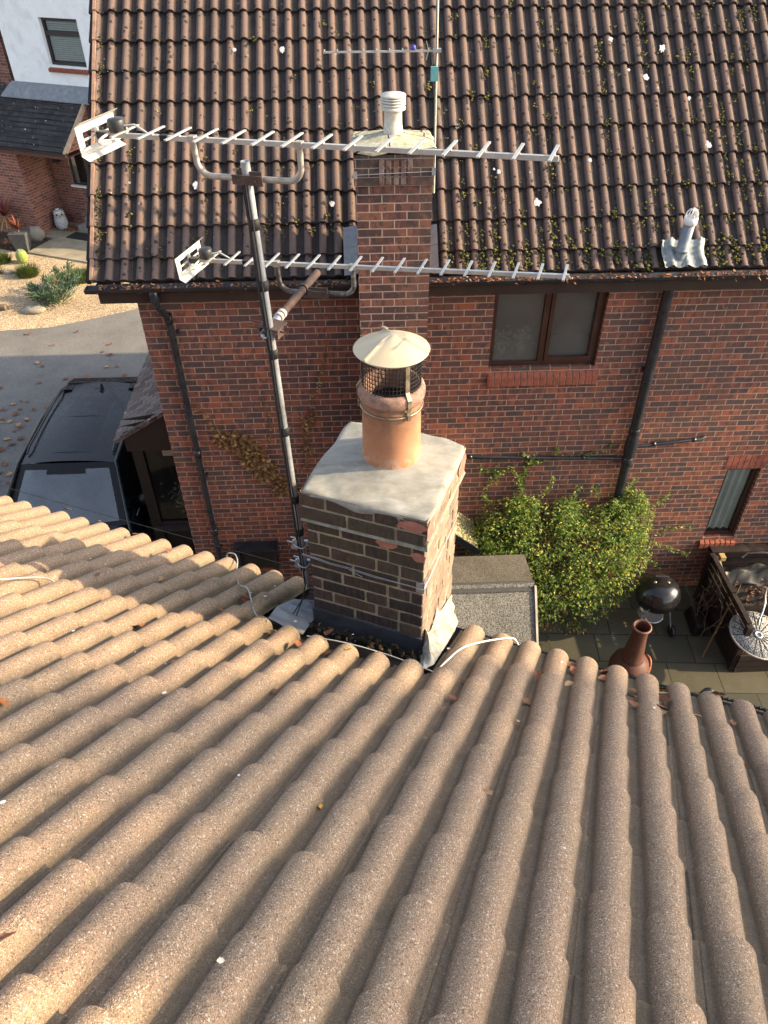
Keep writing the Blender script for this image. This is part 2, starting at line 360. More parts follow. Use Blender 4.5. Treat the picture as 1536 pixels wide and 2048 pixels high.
def terracotta():
    m = NT('terracotta_pot'); co = m.coord(); f = m.noise(co, 6.0, 6.0, 0.65)
    c = m.ramp(f, [(0.25, (0.31, 0.145, 0.078)), (0.55, (0.40, 0.19, 0.10)), (0.8, (0.46, 0.235, 0.13))])
    at = m.new('ShaderNodeAttribute', attribute_name='soot')
    so = m.math('MULTIPLY', at.outputs['Fac'], m.ramp(m.noise(co, 13.0, 6.0, 0.75), [(0.35, 0.1), (0.65, 1.0)]))
    c = m.mix(so, c, (0.10, 0.065, 0.05))
    c = m.mix(m.ramp(m.noise(co, 55.0, 3.0), [(0.66, 0.0), (0.74, 0.5)]), c, (0.2, 0.1, 0.06))
    at2 = m.new('ShaderNodeAttribute', attribute_name='lime'); li = m.math('MULTIPLY', at2.outputs['Fac'], m.ramp(m.noise(co, 16.0, 6.0, 0.7), [(0.45, 0.0), (0.6, 0.8)]))
    c = m.mix(li, c, (0.55, 0.50, 0.43))
    m.color(c); m.bsdf.inputs['Roughness'].default_value = 0.75; m.bump(m.noise(co, 120.0, 3.0), 0.15, 0.003); return m.mat
M['terracotta'] = terracotta()
M['clay_rim'] = plain('sooted_clay_rim', (0.27, 0.165, 0.125), 0.85, var=0.4, scale=40, bump=0.3, dirt=(0.09, 0.06, 0.05))
M['terra_dark'] = plain('dark_terracotta', (0.088, 0.037, 0.026), 0.55, var=0.3, scale=18, bump=0.15, dirt=(0.05, 0.03, 0.025))
M['cream'] = plain('cream_enamel', (0.50, 0.425, 0.29), 0.38, var=0.06, scale=5, spec=0.5, dirt=(0.30, 0.25, 0.165), dirt_amt=0.4)
M['wire_black'] = plain('black_wire', (0.015, 0.015, 0.016), 0.55, var=0.3)
M['strap'] = plain('stainless_strap', (0.30, 0.25, 0.18), 0.4, 0.7, var=0.4, scale=30)
M['alu'] = plain('aluminium', (0.43, 0.43, 0.42), 0.5, 0.6, var=0.15, scale=30, dirt=(0.35, 0.34, 0.33), dirt_amt=0.3)
M['alu_dull'] = plain('weathered_aluminium', (0.36, 0.335, 0.30), 0.55, 0.6, var=0.3, scale=25, dirt=(0.2, 0.16, 0.12))
M['alu_black'] = plain('sooted_tube', (0.08, 0.075, 0.07), 0.4, 0.5, var=0.6, scale=30, dirt=(0.45, 0.45, 0.45), dirt_amt=0.6)
M['galv'] = plain('galvanised_steel', (0.38, 0.41, 0.44), 0.42, 0.75, var=0.3, scale=20, dirt=(0.22, 0.15, 0.1), dirt_amt=0.35)
M['mast'] = plain('mast_tube', (0.29, 0.31, 0.33), 0.45, 0.4, var=0.35, scale=12, dirt=(0.21, 0.16, 0.115), dirt_amt=0.6)
M['rust'] = plain('rusty_tube', (0.085, 0.055, 0.045), 0.8, 0.2, var=0.45, scale=30, dirt=(0.18, 0.11, 0.085))
M['whiteplate'] = plain('painted_reflector', (0.47, 0.46, 0.42), 0.5, var=0.1, scale=8, dirt=(0.5, 0.47, 0.4), dirt_amt=0.4)
M['blackplastic'] = plain('black_plastic', (0.018, 0.019, 0.022), 0.42, var=0.3, scale=14, spec=0.5)
M['gutterblack'] = plain('black_gutter', (0.013, 0.015, 0.02), 0.33, var=0.4, scale=8, spec=0.5, dirt=(0.06, 0.06, 0.06), dirt_amt=0.35)
M['pipe'] = plain('black_pipe', (0.013, 0.016, 0.022), 0.3, var=0.4, scale=10, spec=0.55, dirt=(0.07, 0.07, 0.07), dirt_amt=0.3)
M['tape'] = plain('black_tape', (0.012, 0.012, 0.013), 0.6)
M['cable'] = plain('black_cable', (0.02, 0.021, 0.023), 0.5)
M['cable_grey'] = plain('grey_cable', (0.33, 0.33, 0.31), 0.5)
M['cable_white'] = plain('white_cable', (0.68, 0.66, 0.58), 0.5)
M['fascia'] = plain('brown_fascia', (0.035, 0.022, 0.018), 0.5, var=0.3, scale=6)
M['frame'] = plain('brown_frame', (0.042, 0.017, 0.012), 0.35, var=0.3, scale=6, spec=0.5)
M['frame_dark'] = plain('dark_frame', (0.022, 0.016, 0.016), 0.4, var=0.2, scale=6, spec=0.5)
M['lead'] = plain('grey_lead', (0.19, 0.205, 0.22), 0.5, 0.25, var=0.25, scale=9, bump=0.25, dirt=(0.34, 0.34, 0.33), dirt_amt=0.5)
M['lead_dark'] = plain('dark_lead', (0.065, 0.068, 0.078), 0.45, 0.15, var=0.35, scale=10, bump=0.2, dirt=(0.03, 0.025, 0.02), dirt_amt=0.5)
M['lead_pale'] = plain('limed_flashing', (0.33, 0.32, 0.28), 0.85, var=0.4, scale=22, bump=0.7, dirt=(0.15, 0.13, 0.075), dirt_amt=0.85)
M['glass'] = glass_mat('window_glass')
M['glass_obscure'] = glass_mat('obscure_glass', (0.75, 0.8, 0.78), 1.5, 0.15, 1.2, 0.02, ((0.11, 0.13, 0.125), 0.5, (1.5, 1.5, 1.5)))
M['glass_car'] = glass_mat('car_glass', (0.3, 0.34, 0.38), 1.6, 0.05, 1.5, 0.05, ((0.16, 0.20, 0.235), 0.4, (2.5, 2.5, 2.5)))  # pale sky reflection on the windscreen painted in as a diffuse layer
M['room'] = plain('room_wall', (0.20, 0.21, 0.21), 0.9, var=0.08)
M['room_dark'] = plain('dark_interior', (0.012, 0.013, 0.014), 0.9)
M['blind'] = plain('pale_blind', (0.75, 0.72, 0.69), 0.8, var=0.1)
M['net'] = plain('net_curtain', (0.55, 0.56, 0.53), 0.9, var=0.15, scale=5)
M['white_render'] = plain('white_render', (0.80, 0.82, 0.82), 0.85, var=0.05, scale=5, bump=0.1, dirt=(0.50, 0.52, 0.52), dirt_amt=0.4)
M['tread'] = plain('stone_slab', (0.24, 0.22, 0.19), 0.85, var=0.2, scale=6, bump=0.2)
M['black_wood'] = plain('black_boarding', (0.007, 0.006, 0.006), 0.45, var=0.4, scale=5, spec=0.5)
M['planter_wood'] = plain('stained_planter_wood', (0.019, 0.012, 0.011), 0.5, var=0.5, scale=7, spec=0.4, dirt=(0.07, 0.05, 0.037), dirt_amt=0.35)
M['felt'] = None
def speckle(name, cols, scale, bump=0.4, big=1.5):
    m = NT(name); co = m.coord(); v = m.voro(co, scale, 'Color'); sp = m.new('ShaderNodeSeparateColor'); m.link(v, sp.inputs[0])
    c = m.ramp(sp.outputs[0], [(i/len(cols), k) for i, k in enumerate(cols)], 'CONSTANT')
    f = m.noise(co, big, 5.0, 0.65); c = m.mix(0.5, c, m.ramp(f, [(0.3, 0.3), (0.7, 0.7)]), 'OVERLAY')
    m.color(c); m.bsdf.inputs['Roughness'].default_value = 0.95; m.bump(m.voro(co, scale), bump, 0.01); return m.mat
M['felt'] = speckle('mineral_felt', [(0.10, 0.10, 0.085), (0.16, 0.155, 0.13), (0.22, 0.215, 0.19), (0.05, 0.05, 0.045), (0.30, 0.29, 0.26)], 170, 0.5, 2.5)
M['felt_old'] = speckle('weathered_felt', [(0.10, 0.085, 0.065), (0.14, 0.125, 0.10), (0.17, 0.145, 0.105), (0.06, 0.05, 0.04)], 160, 0.4, 3.0)
M['gravel'] = speckle('gold_gravel', [(0.26, 0.19, 0.115), (0.37, 0.28, 0.17), (0.48, 0.38, 0.24), (0.19, 0.135, 0.085), (0.58, 0.48, 0.33), (0.32, 0.21, 0.12)], 55, 0.8, 1.2)
M['tarmac'] = speckle('worn_tarmac', [(0.125, 0.122, 0.118), (0.15, 0.145, 0.138), (0.18, 0.172, 0.16), (0.105, 0.103, 0.10), (0.20, 0.19, 0.175)], 150, 0.35, 0.9)
M['soil'] = speckle('garden_soil', [(0.045, 0.035, 0.026), (0.065, 0.048, 0.034), (0.03, 0.024, 0.018), (0.09, 0.06, 0.04)], 70, 0.8, 1.5)
M['debris'] = speckle('moss_debris', [(0.03, 0.022, 0.017), (0.05, 0.034, 0.024), (0.022, 0.02, 0.012), (0.075, 0.045, 0.03), (0.04, 0.05, 0.018)], 140, 0.9, 6.0)
M['lichen_tile'] = speckle('lichened_roof', [(0.36, 0.31, 0.12), (0.22, 0.19, 0.10), (0.44, 0.40, 0.2), (0.16, 0.14, 0.10)], 45, 0.7, 3.0)
M['concrete'] = plain('pale_concrete', (0.3, 0.28, 0.25), 0.9, var=0.2, scale=5, bump=0.3)
def paving():
    m = NT('patio_paving'); co = m.coord(); b = m.new('ShaderNodeTexBrick', offset=0.37, offset_frequency=2)
    for k, v in (('Scale', 1.0), ('Mortar Size', 0.008), ('Mortar Smooth', 0.2), ('Brick Width', 0.62), ('Row Height', 0.46)): b.inputs[k].default_value = v
    b.inputs['Color1'].default_value = (0.045, 0.043, 0.03, 1); b.inputs['Color2'].default_value = (0.095, 0.085, 0.056, 1); b.inputs['Mortar'].default_value = (0.018, 0.016, 0.012, 1)
    mp = m.new('ShaderNodeMapping'); mp.inputs['Rotation'].default_value = (0, 0, math.radians(4)); m.link(co, mp.inputs['Vector']); m.link(mp.outputs[0], b.inputs['Vector'])
    f = m.noise(co, 2.3, 6.0, 0.7); c = m.mix(m.ramp(f, [(0.4, 0.0), (0.7, 0.6)]), b.outputs['Color'], (0.04, 0.042, 0.027))
    c = m.mix(0.4, c, m.ramp(m.noise(co, 90.0, 3.0), [(0.3, 0.3), (0.7, 0.7)]), 'OVERLAY')
    m.color(c); m.bump(m.math('SUBTRACT', 1.0, b.outputs['Fac']), 0.4, 0.01); return m.mat
M['paving'] = paving()
M['moss'] = None

# ------------------------------------------------------------------ the ground
mb = MB(); mb.box(-80, 60, -60, 120, G-0.3, G); g = mb.build('ground', M['soil']); tag(g, kind='structure')
mb = MB()                                                            # driveway sheet, its far edge a curve
edge = [(-14, 7.1), (-9.0, 7.9), (-5.82, 8.49), (-4.74, 8.61), (-3.72, 9.05), (-2.94, 9.45), (-2.0, 10.3), (-1.0, 11.6), (-0.2, 13.2), (1.5, 16)]
for (x0, y0), (x1, y1) in zip(edge, edge[1:]): mb.face([(x0, -9, G+.004), (x1, -9, G+.004), (x1, y1, G+.004), (x0, y0, G+.004)])
tag(mb.build('driveway', M['tarmac']), kind='structure')
mb = MB()
far = [L(-24, 12.98, G+.004), L(-14.9, 12.98, G+.004), L(-12.5, 13.03, G+.004), L(-9, 13.1, G+.004)]
pts = [Vec((x, y, G+.004)) for x, y in edge]
mb.face(pts + list(reversed(far))); tag(mb.build('gravel_bed', M['gravel']), kind='structure')
mb = MB(ax=U, ay=V); mb.fbox(L, -14.87, -8.0, 12.98, 14.06, G, G+.05); mb.fbox(L, -15.33, -8.0, 14.065, 15.3, G, G+.05)
tag(mb.build('path', plain('path_slab', (0.255, 0.225, 0.165), 0.9, var=0.3, scale=3, bump=0.3, dirt=(0.13, 0.12, 0.09))), kind='structure')
mb = MB(); mb.face([(0.5, -6, G+.008), (12, -10, G+.008), (12, -0.02, G+.008), (0.5, -0.02, G+.008)]); tag(mb.build('patio', M['paving']), kind='structure')

# ------------------------------------------------------------------ roofs of rolled tiles
def rolled_tiles(F, ribs, edges, wd, H, th, jit, name, mat, parent, limit=None, skip=None, algae=None, pitch=0.15, seed=1, taper=0.13, lipf=0.55, edge_dirt_shade=0.25):
    """one tile strip per roll and course; F(a, v, h) maps to the roof, v runs down the slope"""
    rg = random.Random(seed); mb = MB(); chan = []; alg = []
    half = [0.0, 0.22, 0.45, 0.66, 0.82, 0.93, 1.0]
    ss = [-pitch/2-0.006, -pitch/2-.003, -(pitch/2+wd/2)/2] + [-x*wd/2 for x in reversed(half)] + [x*wd/2 for x in half[1:]] + [(pitch/2+wd/2)/2, pitch/2+0.0003]
    tile_j = {}
    for i in ribs:
        for k in range(len(edges)-1):
            key = (i//2, k)
            if key not in tile_j: tile_j[key] = (rg.uniform(-jit, jit)*2.2, rg.uniform(-jit, jit)*0.6, rg.uniform(-jit, jit)*0.7, rg.uniform(-jit, jit))
            dv, dh, tilt, du = tile_j[key]
            lo = edges[k] + (dv if k else dv*0.4); up = edges[k+1] - 0.035; lim = limit(i) if limit else None
            if lim is not None:
                if up >= lim: continue
                if lo > lim: lo = lim + rg.uniform(-.012, .012)
            if skip and skip(i, k): continue
            span = edges[k]-edges[k+1]
            vs = [(up, 0.0), ((up+lo)/2, 0.0), (lo-0.05, 0), (lo-0.006, 0), (lo-0.0015, -0.0025), (lo, -0.006), (lo, -th*lipf), (lo-(0.03 if k else 0.0), -th-(0.0 if k else 0.03))]
            base = len(mb.v); nx = len(ss)
            for vi, (v, off) in enumerate(vs):
                fr = max(0.0, min(1.0, (v-edges[k+1])/span)); hv = th*(v-edges[k+1])/span - th + dh + tilt*(v-edges[k+1]); wsc = 1+taper*(fr-.7)
                for s0 in (ss if i % 2 == 0 else [-x for x in reversed(ss)]):
                    s = s0*wsc if abs(s0) <= wd/2+1e-6 else s0
                    q = abs(s0)/(wd/2); hr = H*(1+taper*.5*(fr-.7))*(max(0.0, 1-q**2.1))**0.62 if q < 1 else -0.0035*(1-((abs(s0)-wd/2)/(pitch/2-wd/2)))
                    mb.v.append(F(i*pitch + s + du, v, hr - H + hv + off - (0.014 if abs(s0) > pitch/2+.004 else 0)))
                    c = max(0.0, min(1.0, 1-hr/(H*0.75))); chan.append(c if vi < 5 else max(c, edge_dirt_shade))  # lower edges of each tile darkened: painted shade plus dirt
                    alg.append(algae(i, v, c) if algae else 0.0)
            for r in range(len(vs)-1):
                for c in range(nx-1):
                    mb.f.append((base+r*nx+c, base+(r+1)*nx+c, base+(r+1)*nx+c+1, base+r*nx+c+1)); mb.sm.append(r < 5); mb.mi.append(0)
    o = mb.build(name, mat, parent)
    for nm, vals in (('chan', chan), ('algae', alg)):
        a = o.data.attributes.new(nm, 'FLOAT', 'POINT'); a.data.foreach_set('value', vals)
    return o

# ================================================================== the near house
own = thing('tiled_house', 'near house with buff granule-faced roll tiles sloping down below the viewpoint', 'house', L(0.3, 0.3, G))
def limit_own(i): return {15: -0.745, 16: -0.765, 17: -0.775, 18: -0.76, 19: -0.77, 20: -0.735}.get(i)
def algae_own(i, v, c):
    a = 0.0
    if 9 <= i <= 20: a += max(0, 1-abs(i-15)/6.0)*max(0, 1-abs(v+0.45)/0.75)
    a += 0.45*c*max(0, 1-abs(v)/0.6)
    return min(1, a*(0.55+0.6*c))
edges_own = [0.0, -0.40] + [-0.715-0.305*k for k in range(19)]
rolled_tiles(R, range(-16, 50), edges_own, 0.113, 0.049, 0.022, 0.0040, 'roof_tiles', M['tile_own'], own, limit_own, None, algae_own)
mb = MB(ax=U, ay=V, org=A0)
for (a, b) in ((-5.2, -0.02), (0.58, 5.4)): mb.fbox(L, a, b, -5.0, 0.12, G, 0.16)
mb.fbox(L, -0.02, 0.58, -5.0, 0.0, G, 0.3)
for a in (-5.2, 5.1):
    pass
mb.build('wall', M['brick'], own)
mb = MB()                                                             # roof deck under the tiles so nothing shows through
mb.face([R(-2.5, -6.5, -.085), R(7.5, -6.5, -.085), R(7.5, 0.0, -.085), R(-2.5, 0.0, -.085)])
mb.build('roof_deck', M['black_wood'], own)
def half_gutter(F, a0, a1, b, c, r=0.056, lip=0.004):                 # half-round trough along a, centre (b, c)
    mb = MB(); n = 9; P = []
    for (rr, rev) in ((r, 0), (r-lip, 1)):
        row = [(b + rr*math.cos(math.pi+math.pi*k/n), c + rr*math.sin(math.pi+math.pi*k/n)) for k in range(n+1)]
        P += list(reversed(row)) if rev else row
    P.append(P[0]); N = max(2, int((a1-a0)/0.8))
    vs = [F(a0+(a1-a0)*j/N, p[0], p[1]) for j in range(N+1) for p in P]; w = len(P)
    mb.mesh(vs, [(j*w+k, (j+1)*w+k, (j+1)*w+k+1, j*w+k+1) for j in range(N) for k in range(w-1)], True)
    for a in (a0, a1): mb.face([F(a, p[0], p[1]) for p in P[:n+1]])
    a = a0+0.9
    while a < a1-0.2:                                                 # joint straps
        for k in range(n):
            t0 = math.pi+math.pi*k/n; t1 = math.pi+math.pi*(k+1)/n; ro = r+0.006
            mb.face([F(a, b+ro*math.cos(t0), c+ro*math.sin(t0)), F(a+.06, b+ro*math.cos(t0), c+ro*math.sin(t0)), F(a+.06, b+ro*math.cos(t1), c+ro*math.sin(t1)), F(a, b+ro*math.cos(t1), c+ro*math.sin(t1))])
        a += 1.9
    return mb
for (a, b) in ((-5.0, -0.05), (0.62, 5.3)):
    half_gutter(L, a, b, 0.402, 0.195).build('gutter', M['gutterblack'], own)
mb = MB(); 
for (a, b) in ((-5.0, -0.03), (0.60, 5.3)): mb.fbox(L, a, b, 0.315, 0.338, 0.02, 0.2)
mb.build('fascia', M['fascia'], own)

# ---- the chimney on the near house
stack = thing('chimney_stack', None, None, (0, 0, 0)); stack.parent = own; stack.location = L(0.28, 0.27, 0) - Vec(own.location)
def wob_box(mb, u0, u1, d0, d1, z0, z1, seed, amp=0.004, nz=8, nu=10):
    rg = random.Random(seed)
    def side(P, w):
        vs = [P(w*i/nu, z0+(z1-z0)*k/nz) for k in range(nz+1) for i in range(nu+1)]
        vs = [v + Vec((rg.uniform(-amp, amp), rg.uniform(-amp, amp), rg.uniform(-amp, amp)*0.5)) if 0 < (j % (nu+1)) < nu else v for j, v in enumerate(vs)]
        mb.mesh(vs, [(k*(nu+1)+i, k*(nu+1)+i+1, (k+1)*(nu+1)+i+1, (k+1)*(nu+1)+i) for k in range(nz) for i in range(nu)], False)
    side(lambda a, z: L(u0+a, d0, z), u1-u0); side(lambda a, z: L(u1, d0+a, z), d1-d0)
    side(lambda a, z: L(u1-a, d1, z), u1-u0); side(lambda a, z: L(u0, d1-a, z), d1-d0)
# real bricks for the stack: every course laid as boxes proud of the mortar core
MO = plain('lime_mortar', (0.29, 0.255, 0.185), 0.95, var=0.35, scale=22, bump=0.5, dirt=(0.12, 0.115, 0.06), dirt_amt=0.5)
def brick_face_mat():
    m = NT('dark_dragged_brick'); co = m.coord(); i = m.island()
    c = m.ramp(i, [(0.0, (0.036, 0.030, 0.028)), (0.25, (0.050, 0.037, 0.033)), (0.5, (0.066, 0.044, 0.038)), (0.75, (0.058, 0.047, 0.038)), (0.93, (0.085, 0.053, 0.043)), (1.0, (0.088, 0.066, 0.042))])
    g = m.noise(m.scalevec(co, (60, 60, 14)), 1.0, 5.0, 0.7); c = m.mix(0.7, c, m.ramp(g, [(0.3, 0.18), (0.7, 0.82)]), 'OVERLAY')
    z = m.new('ShaderNodeSeparateXYZ'); m.link(co, z.inputs[0])
    up = m.ramp(z.outputs['Z'], [(0.85, 0.0), (1.25, 1.0)]); mo = m.ramp(m.noise(co, 12.0, 6.0, 0.7), [(0.42, 0.0), (0.7, 0.65)])
    c = m.mix(m.math('MULTIPLY', up, mo), c, (0.065, 0.062, 0.034))
    c = m.mix(m.ramp(m.noise(co, 35.0, 5.0, 0.75), [(0.64, 0.0), (0.76, 0.6)]), c, (0.27, 0.25, 0.2))
    m.color(c); m.bsdf.inputs['Roughness'].default_value = 0.92; m.bump(g, 0.8, 0.006); return m.mat
M['dark_brick'] = brick_face_mat()
M['spall'] = plain('spalled_brick', (0.34, 0.15, 0.115), 0.9, var=0.25, scale=25, bump=0.5)
core = MB(ax=U, ay=V, org=A0)
wob_box(core, 0.004, 0.555, 0.004, 0.535, -0.35, 1.19, 3, 0.002); wob_box(core, -0.008, 0.570, -0.011, 0.551, 1.185, 1.345, 4, 0.002)
core.face([L(-0.008, -0.011, 1.186), L(0.57, -0.011, 1.186), L(0.57, 0.551, 1.186), L(-0.008, 0.551, 1.186)])
core.build('mortar_core', MO, stack)
bk = MB(); bk.m = 0; sp_bricks = MB(); rg = random.Random(11)
def lay(F, length, z, off, proud, depth=0.02, mbx=None):
    """one course of bricks on a face: F(a, out, z)"""
    a = -off; n = 0
    while a < length-0.02:
        ln = 0.2125 if (n % 3 != 2) else 0.1
        n += 1
        x0 = max(a, 0.0); x1 = min(a+ln, length)
        if length-x1 < 0.05: x1 = length
        if x1-x0 > 0.03:
            j = lambda s=0.0018: rg.uniform(-s, s)
            pr = proud + rg.uniform(-0.0015, 0.0025)
            bot = [F(x0+j(), pr+j(.001), z+0.005+j()), F(x1+j(), pr+j(.001), z+0.005+j()), F(x1+j(), -depth, z+0.005), F(x0+j(), -depth, z+0.005)]
            top = [F(x0+j(), pr+j(.001), z+0.068+j()), F(x1+j(), pr+j(.001), z+0.068+j()), F(x1+j(), -depth, z+0.068), F(x0+j(), -depth, z+0.068)]
            (mbx or bk).hexa(bot+top)
        a = x1+0.0125
z = 1.1875-0.075*20; course = 0
offs = [0.0, 0.11, 0.165, 0.055]
while z < 1.18:
    o = offs[course % 4]
    lay(lambda a, o_, zz: L(a, -o_, zz), 0.559, z, o, 0.0)                # face towards the roof
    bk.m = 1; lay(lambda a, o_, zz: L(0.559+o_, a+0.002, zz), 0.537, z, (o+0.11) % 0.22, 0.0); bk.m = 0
    lay(lambda a, o_, zz: L(-o_, 0.539-a, zz), 0.537, z, (o+0.06) % 0.22, 0.0)
    lay(lambda a, o_, zz: L(0.559-a, 0.539+o_, zz), 0.559, z, o, 0.0)
    z += 0.075; course += 1
for z in (1.1915, 1.2665):
    o = 0.0 if z < 1.2 else 0.1; w = 0.583
    lay(lambda a, o_, zz: L(a-0.012, -0.016-o_, zz), w, z, o, 0.0)
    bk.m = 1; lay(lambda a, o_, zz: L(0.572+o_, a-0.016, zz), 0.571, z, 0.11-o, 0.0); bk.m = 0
    lay(lambda a, o_, zz: L(-0.012-o_, 0.555-a, zz), 0.571, z, 0.11-o, 0.0)
    lay(lambda a, o_, zz: L(0.571-a, 0.555+o_, zz), w, z, o, 0.0)
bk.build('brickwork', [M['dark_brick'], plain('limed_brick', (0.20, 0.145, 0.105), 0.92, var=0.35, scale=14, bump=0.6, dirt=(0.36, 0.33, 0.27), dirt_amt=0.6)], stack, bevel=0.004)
mb = MB()                                                             # mortar ledge over the corbel
mb.hexa([L(-.018, -.024, 1.185), L(.578, -.024, 1.185), L(.578, .0, 1.185), L(-.018, .0, 1.185), L(-.010, -.012, 1.202), L(.570, -.012, 1.202), L(.570, 0.0, 1.202), L(-.010, 0.0, 1.202)])
mb.hexa([L(.55, -.024, 1.185), L(.580, -.024, 1.185), L(.580, .56, 1.185), L(.55, .56, 1.185), L(.55, -.012, 1.21), L(.573, -.012, 1.21), L(.573, .55, 1.21), L(.55, .55, 1.21)])
mb.build('corbel_ledge', plain('weathered_ledge', (0.22, 0.21, 0.165), 0.95, var=0.45, scale=26, bump=0.6, dirt=(0.09, 0.09, 0.05), dirt_amt=0.7), stack)
rg = random.Random(5)                                                 # spalled faces: shallow irregular plates
def plate(P, a, b, ra, rb, n=14):
    sp = MB()
    pts = [P(a+ra*math.cos(2*math.pi*k/n)*rg.uniform(.75, 1.1), b+rb*math.sin(2*math.pi*k/n)*rg.uniform(.75, 1.1), 0.0045) for k in range(n)]
    c = P(a, b, 0.006); i = len(sp.v); sp.v += [c]+pts
    for k in range(n): sp.f.append((i, i+1+k, i+1+(k+1) % n)); sp.sm.append(False); sp.mi.append(0)
    sp.build('spalled_patch', M['spall'], stack)
plate(lambda a, b, o: L(a, -o, b), 0.385, 1.150, 0.055, 0.028); plate(lambda a, b, o: L(a, -o, b), 0.535, 1.118, 0.036, 0.028)
plate(lambda a, b, o: L(a, -0.016-o, b), 0.505, 1.305, 0.072, 0.030)
plate(lambda a, b, o: L(0.572+o, a, b), 0.02, 1.28, 0.05, 0.07); plate(lambda a, b, o: L(0.572+o, a, b), 0.50, 1.27, 0.06, 0.06)
# trowelled cement cap
def cement_cap(F, u0, u1, d0, d1, zr, zc, cu, cd, rcx, mat, parent, seed, edge_drop=0.03, n=30, amp=0.0014):
    rg = random.Random(seed); mb = MB(); grid = []; ph = [rg.uniform(0, 6.28) for _ in range(8)]
    for j in range(n+1):
        for i in range(n+1):
            a = i/n*2-1; b = j/n*2-1
            aa = math.copysign(abs(a)**0.8, a); bb = math.copysign(abs(b)**0.8, b)
            k = max(abs(aa), abs(bb)); rr = 1.0
            fa = 1-0.035*abs(bb)**7; fb = 1-0.035*abs(aa)**7   # rounded corners
            uu = (u0+u1)/2+(u1-u0)/2*aa*fa; dd = (d0+d1)/2+(d1-d0)/2*bb*fb
            dist = math.hypot(uu-cu, dd-cd); t = max(0.0, min(1.0, (dist-rcx)/(0.36-rcx)))
            z = zc+(zr-zc)*(t**0.8)
            if k > 0.93: z -= edge_drop*((k-0.93)/0.07)**2 * (0.7+0.5*math.sin(7*aa+5*bb+ph[0]))
            z += amp*(math.sin(uu*31+ph[1])*math.sin(dd*23+ph[2])+0.7*math.sin(uu*57+dd*41+ph[3])) + rg.uniform(-.0008, .0008)
            w = 0.0022*(math.sin(5*aa+ph[4])+math.sin(7*bb+ph[5]))*max(0, (k-.8)/.2)
            grid.append(F(uu+w, dd-w, z))
    m = n+1
    mb.mesh(grid, [(j*m+i, j*m+i+1, (j+1)*m+i+1, (j+1)*m+i) for j in range(n) for i in range(n)], True)
    ring = [j for j in range(m)] + [m*j+n for j in range(1, m)] + [m*n+i for i in range(n-1, -1, -1)] + [m*j for j in range(n-1, 0, -1)]
    b0 = len(mb.v); c0 = sum((grid[k] for k in ring), Vec())/len(ring)
    mb.v += [grid[k] + (c0-grid[k])*0.03 - Z*0.028 for k in ring]
    for q in range(len(ring)):
        q2 = (q+1) % len(ring); mb.f.append((ring[q], b0+q, b0+q2, ring[q2])); mb.sm.append(True); mb.mi.append(0)
    return mb.build('cement_cap', mat, parent)
cement_cap(L, -0.020, 0.584, -0.022, 0.568, 1.349, 1.390, 0.285, 0.335, 0.12, M['cement'], stack, 21, 0.020)
# clay pot
PC = L(0.285, 0.335, 0)
pot = MB()
prof = [(0.131, 1.345), (0.1305, 1.40), (0.129, 1.45), (0.128, 1.55), (0.127, 1.63), (0.128, 1.653), (0.133, 1.660), (0.134, 1.668), (0.129, 1.675), (0.1285, 1.684), (0.132, 1.690)]
pot.lathe(PC, prof, 48)
soot = []; lime = []
for (r, h) in prof:
    soot += [max(0.0, min(1.0, (h-1.50)/0.17))]*48; lime += [max(0.0, 1-(h-1.36)/0.10)]*48
po = pot.build('chimney_pot', M['terracotta'], stack)
for nm, vals in (('soot', soot), ('lime', lime)):
    a = po.data.attributes.new(nm, 'FLOAT', 'POINT'); a.data.foreach_set('value', [float(min(1, x)) for x in vals])
mb = MB(); mb.lathe(PC, [(0.130, 1.686), (0.140, 1.694), (0.1435, 1.706), (0.1435, 1.728), (0.139, 1.742), (0.131, 1.750), (0.120, 1.752), (0.112, 1.745), (0.108, 1.70), (0.106, 1.66)], 48)
mb.build('pot_rim', M['clay_rim'], stack)
mb = MB()                                                             # band clip round the pot
mb.lathe(PC, [(0.1335, 1.648), (0.1365, 1.649), (0.1365, 1.656), (0.1335, 1.657)], 48); mb.build('band', M['strap'], stack)
# cowl: mesh cage, straps, conical lid
cg = MB()
for k in range(52):
    t = 2*math.pi*k/52; p = Vec((math.cos(t)*0.124, math.sin(t)*0.124, 0))
    cg.tube([PC+p+Z*1.735, PC+p+Z*1.905], 0.0017, 4, False)
for h in (1.743, 1.762, 1.781, 1.80, 1.819, 1.838, 1.857, 1.876, 1.895):
    cg.tube([PC+Vec((math.cos(2*math.pi*k/36)*0.124, math.sin(2*math.pi*k/36)*0.124, h)) for k in range(37)], 0.0017, 4, False)
cg.lathe(PC, [(0.106, 1.66), (0.0, 1.655)], 24)
cg.build('cowl_cage', M['wire_black'], stack)
for ang in (-62, 58, 178):
    t = math.radians(ang); e = Vec((math.cos(t), math.sin(t), 0)); s = Vec((-math.sin(t), math.cos(t), 0)); mb = MB()
    path = [(0.127, 1.905), (0.127, 1.765), (0.147, 1.735), (0.147, 1.70), (0.138, 1.672), (0.138, 1.640)]
    for (r0, h0), (r1, h1) in zip(path, path[1:]): mb.bar(PC+e*r0+Z*h0, PC+e*r1+Z*h1, 0.019, 0.003, up=e)
    mb.bar(PC+e*0.141+Z*1.664, PC+e*0.141+Z*1.638, 0.015, 0.006, up=e)
    mb.build('strap', M['strap'], stack)
lid = MB(); n = 144; rows = [(0.0, 1.976), (0.012, 1.973), (0.05, 1.957), (0.09, 1.939), (0.135, 1.9185), (0.153, 1.910), (0.157, 1.9085)]
fold = [math.radians(a) for a in (222, 342, 100)]
vs = []
